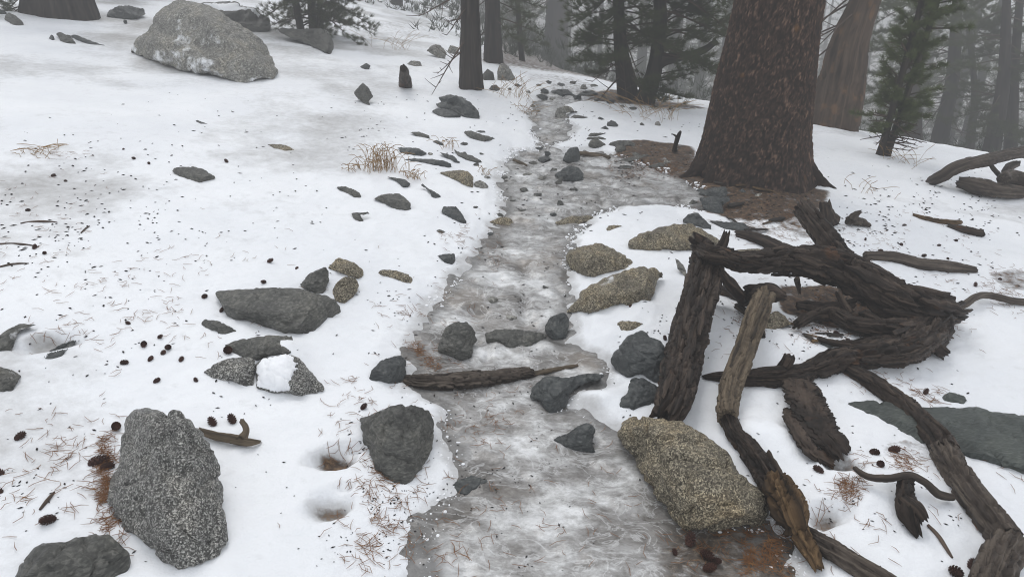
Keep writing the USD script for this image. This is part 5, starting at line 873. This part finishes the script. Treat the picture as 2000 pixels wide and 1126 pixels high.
def build_cones():
    c = stage.CreateClassPrim('/World/pine_cone_kind'); v, f = cone_mesh(); mesh('scales', v, f, 'cone_scales', c, smooth=False)
    rng = np.random.default_rng(8); mesh_c = [0]
    spots = [(172,908,1.35,'large reddish brown pine cone lying left of the notched granite rock'), (195,916,.9,'small dark pine cone touching the large reddish one'), (111,1012,.9,'black curled pine cone left of the notched rock'), (1345,1068,1.05,'upright pine cone on the ice below the tan rock, leftmost of a cluster'), (1368,1078,1.0,'pine cone leaning in the cluster on the ice, right of the upright one'), (1372,1112,.9,'pine cone lying lowest in the cluster on the ice'),
        (1388,1096,.7,'small dark pine cone at the right of the ice cluster'), (1716,884,.9,'oval pine cone near the curved stick, left of two'), (1735,880,.9,'round pine cone near the curved stick, right of two'), (1608,924,.8,'round pine cone above the hollow full of needles'), (1720,905,.8,'pine cone half in the needle litter by the curved stick'), (1805,770,.7,'dark pine cone behind the long log at right'),
        (1855,1110,1.0,'dark wet pine cone near the bottom right corner'), (1895,1112,.8,'reddish pine cone in the bottom right snow'), (420,832,.9,'dark pine cone beside the forked stick, left'), (458,828,.9,'dark pine cone inside the fork of the stick'), (440,684,1.0,'red brown pine cone tucked under the long grey slab'), (226,830,.9,'maroon cone scrap above the notched granite rock'), (30,860,.8,'black pine cone on the snow far left')]
    many = [(282,668),(333,678),(316,693),(290,706),(352,707),(235,709),(385,746),(308,660),(300,748),(255,633),(60,410),(66,487),(84,495),(578,526),(522,512),(404,577),(430,610),(520,551),(130,355),(100,345),(290,318),(265,310),(240,293),(445,318),(705,800),(8,925),(5,962),(1600,480),(1618,475),(1690,470),(1725,490),(1760,480),(1800,500),(1850,505),(1640,545),(1870,470),(1770,440),(1830,480),(1905,560),(1950,545),(1300,665),(1470,640),(1450,655),(1640,655),(1660,665),(1625,690),(1850,880),(1320,1085),(1230,600)]
    def put(px, py, s, label, group=None):
        s *= .66
        p = at(px, py); x = UsdGeom.Xform.Define(stage, unique('/World', 'pine_cone')); x.AddTranslateOp().Set(Gf.Vec3d(p[0], p[1], p[2] + .006 * s))
        x.AddRotateZOp().Set(float(rng.uniform(0, 360))); x.AddRotateXOp().Set(float(rng.uniform(60, 95))); x.AddScaleOp().Set(Gf.Vec3f(s, s, s * 1.35))
        x.GetPrim().GetReferences().AddInternalReference(c.GetPath()); x.GetPrim().SetInstanceable(True); tag(x.GetPrim(), label, 'pine cone', group)
    for px, py, s, lab in spots: put(px, py, s * .85, lab)
    for px, py in many: put(px, py, float(rng.uniform(.40, .66)), 'small dark pine cone lying loose on the open snow left of the trail' if px < 1100 else 'small dark pine cone lying loose around the fallen tree and logs', 'small loose pine cones left of the trail' if px < 1100 else 'small loose pine cones around the dead logs')
def strands(pos, yaw, ln, wd, curve, rng, lift=.004, surf=Htop):
    """Thin three sided needles lying on the ground."""
    m = len(pos); s = np.array([0, .5, 1.0]); d = np.c_[np.cos(yaw), np.sin(yaw)]; nn = np.c_[-d[:, 1], d[:, 0]]
    xy = pos[:, None] + d[:, None] * ((s - .5)[None, :, None] * ln[:, None, None]) + nn[:, None] * ((.25 - (s - .5) ** 2)[None, :, None] * (curve * ln)[:, None, None])
    z = surf(xy[..., 0], xy[..., 1]) + lift * rng.uniform(.5, 2.2, (m, 3))
    c = np.concatenate([xy, z[..., None]], 2); w = wd * np.array([.8, 1, .4]); V = []
    for k in range(3):
        a = 2 * np.pi * k / 3 + .5; V.append(c + np.concatenate([nn[:, None] * (math.cos(a) * w)[None, :, None] if False else nn[:, None] * (math.cos(a) * w)[None, :, None], np.broadcast_to((math.sin(a) * w)[None, :, None], (m, 3, 1))], 2))
    V = np.stack(V, 2).reshape(m, 9, 3); f = []
    for r_ in range(2):
        for k in range(3):
            a, b = r_ * 3 + k, r_ * 3 + (k + 1) % 3; f += [[a, b, b + 3], [a, b + 3, a + 3]]
    f = (np.array(f)[None] + (np.arange(m) * 9)[:, None, None]).reshape(-1, 3)
    return V.reshape(-1, 3), f
def clusters(spec, rng):
    out = []
    for px, py, sx, sy, n in spec:
        q = np.c_[rng.normal(px, sx, 2 * n), rng.normal(py, sy, 2 * n)]; q = q[np.argsort(fbm(np.c_[q / (14 + sx * .25), np.zeros(2 * n)], 2, 91) + rng.normal(0, .05, 2 * n))[:n]]; q = q[(q[:, 1] > 180) & (q[:, 1] < 1200)]
        if len(q): out.append(at(q[:, 0], q[:, 1])[:, :2])
    return np.vstack(out)
def build_litter():
    rng = np.random.default_rng(21)
    pos = clusters([(740,1010,38,55,150),(730,880,40,45,60),(745,940,60,60,70),(700,760,50,30,50),(820,600,50,25,60),(250,600,110,45,150),(420,560,120,60,60),(725,930,30,30,30),(860,1080,60,30,40),(1000,900,110,110,45),(940,830,40,25,50),(1010,1000,150,80,50),(1300,1010,80,60,40),(1480,1075,50,25,300),
        (1380,1050,40,30,60),(210,900,14,55,170),(205,960,10,40,110),(225,1020,14,25,70),(150,900,50,60,80),(90,960,60,70,60),(1640,955,22,14,110),(1750,900,35,14,110),(1800,780,25,10,50),(1890,815,25,5,50),(825,685,22,8,90),(850,715,25,10,70),(1580,610,70,22,260),(1700,640,80,25,200),(1720,655,40,14,120),(1720,745,30,10,30),(1960,570,50,22,150),(1570,455,60,18,160),(1520,430,60,15,80),
        (1790,480,90,40,120),(1470,400,60,18,60),(1250,330,50,14,200),(1290,318,40,12,150),(1320,340,30,8,100),(960,480,30,40,50),(880,460,25,15,50),(1650,1050,90,40,50),(1850,950,80,60,40),(80,440,70,50,70),(110,300,40,6,30),(1430,620,15,60,30),(860,910,100,80,15)], rng)
    n = len(pos); v, f = strands(pos, rng.uniform(0, 6.28, n), rng.uniform(.018, .055, n), .0010, rng.normal(0, .5, n), rng)
    p = mesh('needle_litter', v, f, 'fallen_needles', smooth=False, kind='stuff'); tag(p, 'fallen orange brown pine needles scattered on snow and ice', 'pine needles')
    # bark flakes and grit: small dark crumbs
    pos = clusters([(300,420,280,90,170),(150,460,110,60,120),(500,300,230,70,70),(280,660,120,60,60),(120,950,80,80,60),(600,900,200,120,80),(740,980,60,90,160),(780,600,80,60,60),(1000,900,130,130,150),(1000,560,70,120,110),(1130,350,90,50,80),(1750,480,140,60,220),(1820,400,120,40,180),(1500,410,70,25,80),(1250,330,60,18,120),(1600,690,120,60,60),(1750,1000,140,80,70),(1250,640,60,30,30),(1400,700,120,120,40),(1560,620,80,25,100),(1180,250,140,25,60),(900,230,200,40,70)], rng)
    n = len(pos); s = rng.uniform(.003, .009, n) * np.clip(np.hypot(pos[:, 0], pos[:, 1]) / 3.5, .55, 1.5); z = Htop(pos[:, 0], pos[:, 1])
    oc = np.array([[1, 0, 0], [-.8, .1, 0], [0, .7, .1], [.1, -.6, 0], [0, 0, .45], [0, 0, -.4]]); of = np.array([[0, 2, 4], [2, 1, 4], [1, 3, 4], [3, 0, 4], [2, 0, 5], [1, 2, 5], [3, 1, 5], [0, 3, 5]])
    a = rng.uniform(0, 6.28, n); c, sn = np.cos(a), np.sin(a); e = rng.uniform(.7, 2.2, (n, 1))
    q = oc[None] * np.stack([e[:, 0], np.ones(n), np.ones(n)], 1)[:, None] * s[:, None, None]
    V = np.stack([q[..., 0] * c[:, None] - q[..., 1] * sn[:, None], q[..., 0] * sn[:, None] + q[..., 1] * c[:, None], q[..., 2]], 2) + np.c_[pos, z + .001][:, None]
    p = mesh('bark_flakes', V.reshape(-1, 3), (of[None] + (np.arange(n) * 6)[:, None, None]).reshape(-1, 3), 'dark_flakes', smooth=False, kind='stuff'); tag(p, 'dark crumbs of bark and grit sprinkled over snow and ice', 'bark flakes')
def build_crumbs():
    rng = np.random.default_rng(33); e = np.array([trail_poly.exterior.interpolate(t, normalized=True).coords[0] for t in rng.uniform(0, 1, 9000)])
    e = e + rng.normal(0, .06, e.shape); k = (np.hypot(e[:, 0], e[:, 1]) < 8) & (np.abs(trail_sd(e[:, 0], e[:, 1])) < .05) & (fbm(np.c_[e * 5, np.zeros(len(e))], 2, 17) > .5); e = e[k]; n = len(e); z = Htop(e[:, 0], e[:, 1])
    s = np.minimum(rng.gamma(1.5, .0017, n), .006) * np.clip(np.hypot(e[:, 0], e[:, 1]) / 3.5, .7, 1.6); import trimesh
    b = trimesh.creation.icosphere(1); bv = np.array(b.vertices); bf = np.array(b.faces)
    V = bv[None] * (rng.uniform(.6, 1.5, (n, 1, 3)) * s[:, None, None]) * np.array([1.3, 1.3, .7]); V = V * rng.uniform(.85, 1.15, (n, len(bv), 1)) + np.c_[e, z][:, None]
    p = mesh('slush_crumbs', V.reshape(-1, 3), (bf[None] + (np.arange(n) * len(bv))[:, None, None]).reshape(-1, 3), 'loose_snow', kind='stuff'); tag(p, 'crumbs of refrozen slush along both edges of the icy trail', 'slush')
def grass(label, px, py, n, hgt, spread, seed, droop=1.0, group=None):
    rng = np.random.default_rng(seed); b = at(px, py); V, Fc, k = [], [], 0
    for i in range(n):
        o = b + np.r_[rng.normal(0, spread * .35, 2), 0]; o[2] = float(Htop(o[0], o[1])) - .005; az = rng.uniform(0, 6.28); h = hgt * rng.uniform(.4, 1.1); out = rng.uniform(.15, 1.0) * spread
        s = np.linspace(0, 1, 6); P = o + np.c_[math.cos(az) * out * s ** 1.5, math.sin(az) * out * s ** 1.5, h * (1.6 * s - .9 * droop * s ** 2.4)] + np.c_[rng.normal(0, .004, (6, 2)), np.zeros(6)]
        P[:, 2] = np.maximum(P[:, 2], Htop(P[:, 0], P[:, 1]) + .002)
        v, f, g = tube(P, [.0018, .0018, .0016, .002, .0026, .0012], k=3, step=h / 6, rough=0, crack=0); V.append(v); Fc.append(f + k); k += len(v)
    p = mesh('dry_grass_clump', np.vstack(V), np.vstack(Fc), 'dry_grass', loc=b); tag(p, label, 'grass', group)
def build_grass():
    grass('large bent clump of straw coloured grass on the left slope', 746, 330, 90, .22, .17, 1)
    grass('low straw tuft at the right of the large clump', 808, 348, 26, .10, .10, 2)
    grass('sparse straw arcs at the left of the large clump', 700, 332, 18, .10, .14, 3)
    grass('small grass tuft between dark stones near the trail', 874, 288, 14, .12, .12, 4)
    grass('flattened reddish grass strands on the far left slope', 80, 300, 18, .07, .22, 5)
    grass('upright wispy grass left of the upper trail', 1003, 190, 36, .20, .35, 6, .4)
    grass('wispy grass at the foot of the leafy pine pair', 1262, 222, 40, .16, .6, 7, .4)
    grass('thin upright straws in snow left of the big tree', 1308, 233, 10, .18, .15, 8, .3)
    grass('short straws beside the brown rock on the upper trail', 1030, 222, 20, .10, .2, 9, .6)
    grass('thin straws at the right of the young green pine', 1770, 318, 16, .14, .3, 10, .5)
    grass('few straws on the left trail bank', 948, 338, 12, .06, .1, 11, .7)
    grass('wispy straws uphill near the pale rocks', 770, 95, 24, .2, .5, 12, .4)
    grass('grass wisps in the snow right of the big tree foot', 1690, 372, 10, .10, .2, 13, .5)

for a, k in exec_rocks: rock(*a, **k)
def small_stones():
    rng = np.random.default_rng(41)
    for lab, pts in (('small dark stone among the rubble where the trail reaches the trees', [(1062,178,16),(1098,184,20),(1128,190,22),(1152,181,18),(1078,193,14),(1040,207,16),(1050,217,12),(1168,196,20),(1192,199,22),(1214,207,16),(1012,167,18),(998,174,14),(1095,166,20),(1120,161,18),(1070,161,16),(1052,166,14),(1142,170,20),(1180,187,24),(1160,168,16),(1210,190,14),(1236,212,16),(1032,180,14)]),
                     ('small grey stone frozen into the middle of the trail', [(1052,290,16),(1066,301,24),(1042,318,20),(1082,331,16),(1060,346,26),(1022,371,22),(1002,391,14),(1092,396,22),(1064,312,30),(1110,301,16),(1030,342,24),(1090,352,30),(1050,380,18),(1120,370,20),(1020,410,16),(1080,420,18),(960,585,26),(1000,620,22),(1065,560,18)]),
                     ('small stone half buried in snow on the left bank of the trail', [(905,300,16),(930,321,14),(952,345,18),(930,405,14),(862,451,20),(906,281,16),(975,421,18),(960,456,16),(985,346,14),(940,300,12),(960,270,14),(840,300,12)]),
                     ('small stone beside the foot of the big scaly tree', [(1210,286,22),(1242,301,18),(1302,316,20),(1272,326,16),(1420,360,22),(1450,372,18),(1392,352,18),(1480,380,16),(1370,372,24),(1355,395,20),(1430,400,18)])):
        for px, py, w in pts:
            k = 9; a = np.sort(rng.uniform(0, 6.28, k)); rr_ = w / 2 * rng.uniform(.7, 1.15, k); sq = rng.uniform(.38, .62)
            mt = str(rng.choice(['dark_schist', 'grey_schist', 'grey_schist', 'pale_granite'])); adj = {'dark_schist': 'dark slaty', 'grey_schist': 'mid grey', 'pale_granite': 'pale speckled'}[mt]; lb = 'small ' + adj + ' ' + lab[6:].replace('dark ', '').replace('grey ', '')
            rock(lb, mt, [(px + r_ * math.cos(b), py + r_ * sq * math.sin(b)) for b, r_ in zip(a, rr_)], tk=.3, lam=.4, res=18, name='stone', group=lb.replace('stone', 'stones', 1))
small_stones()
build_logs(); build_trees(); build_far_trees(); build_cones(); build_litter(); build_crumbs(); build_grass()
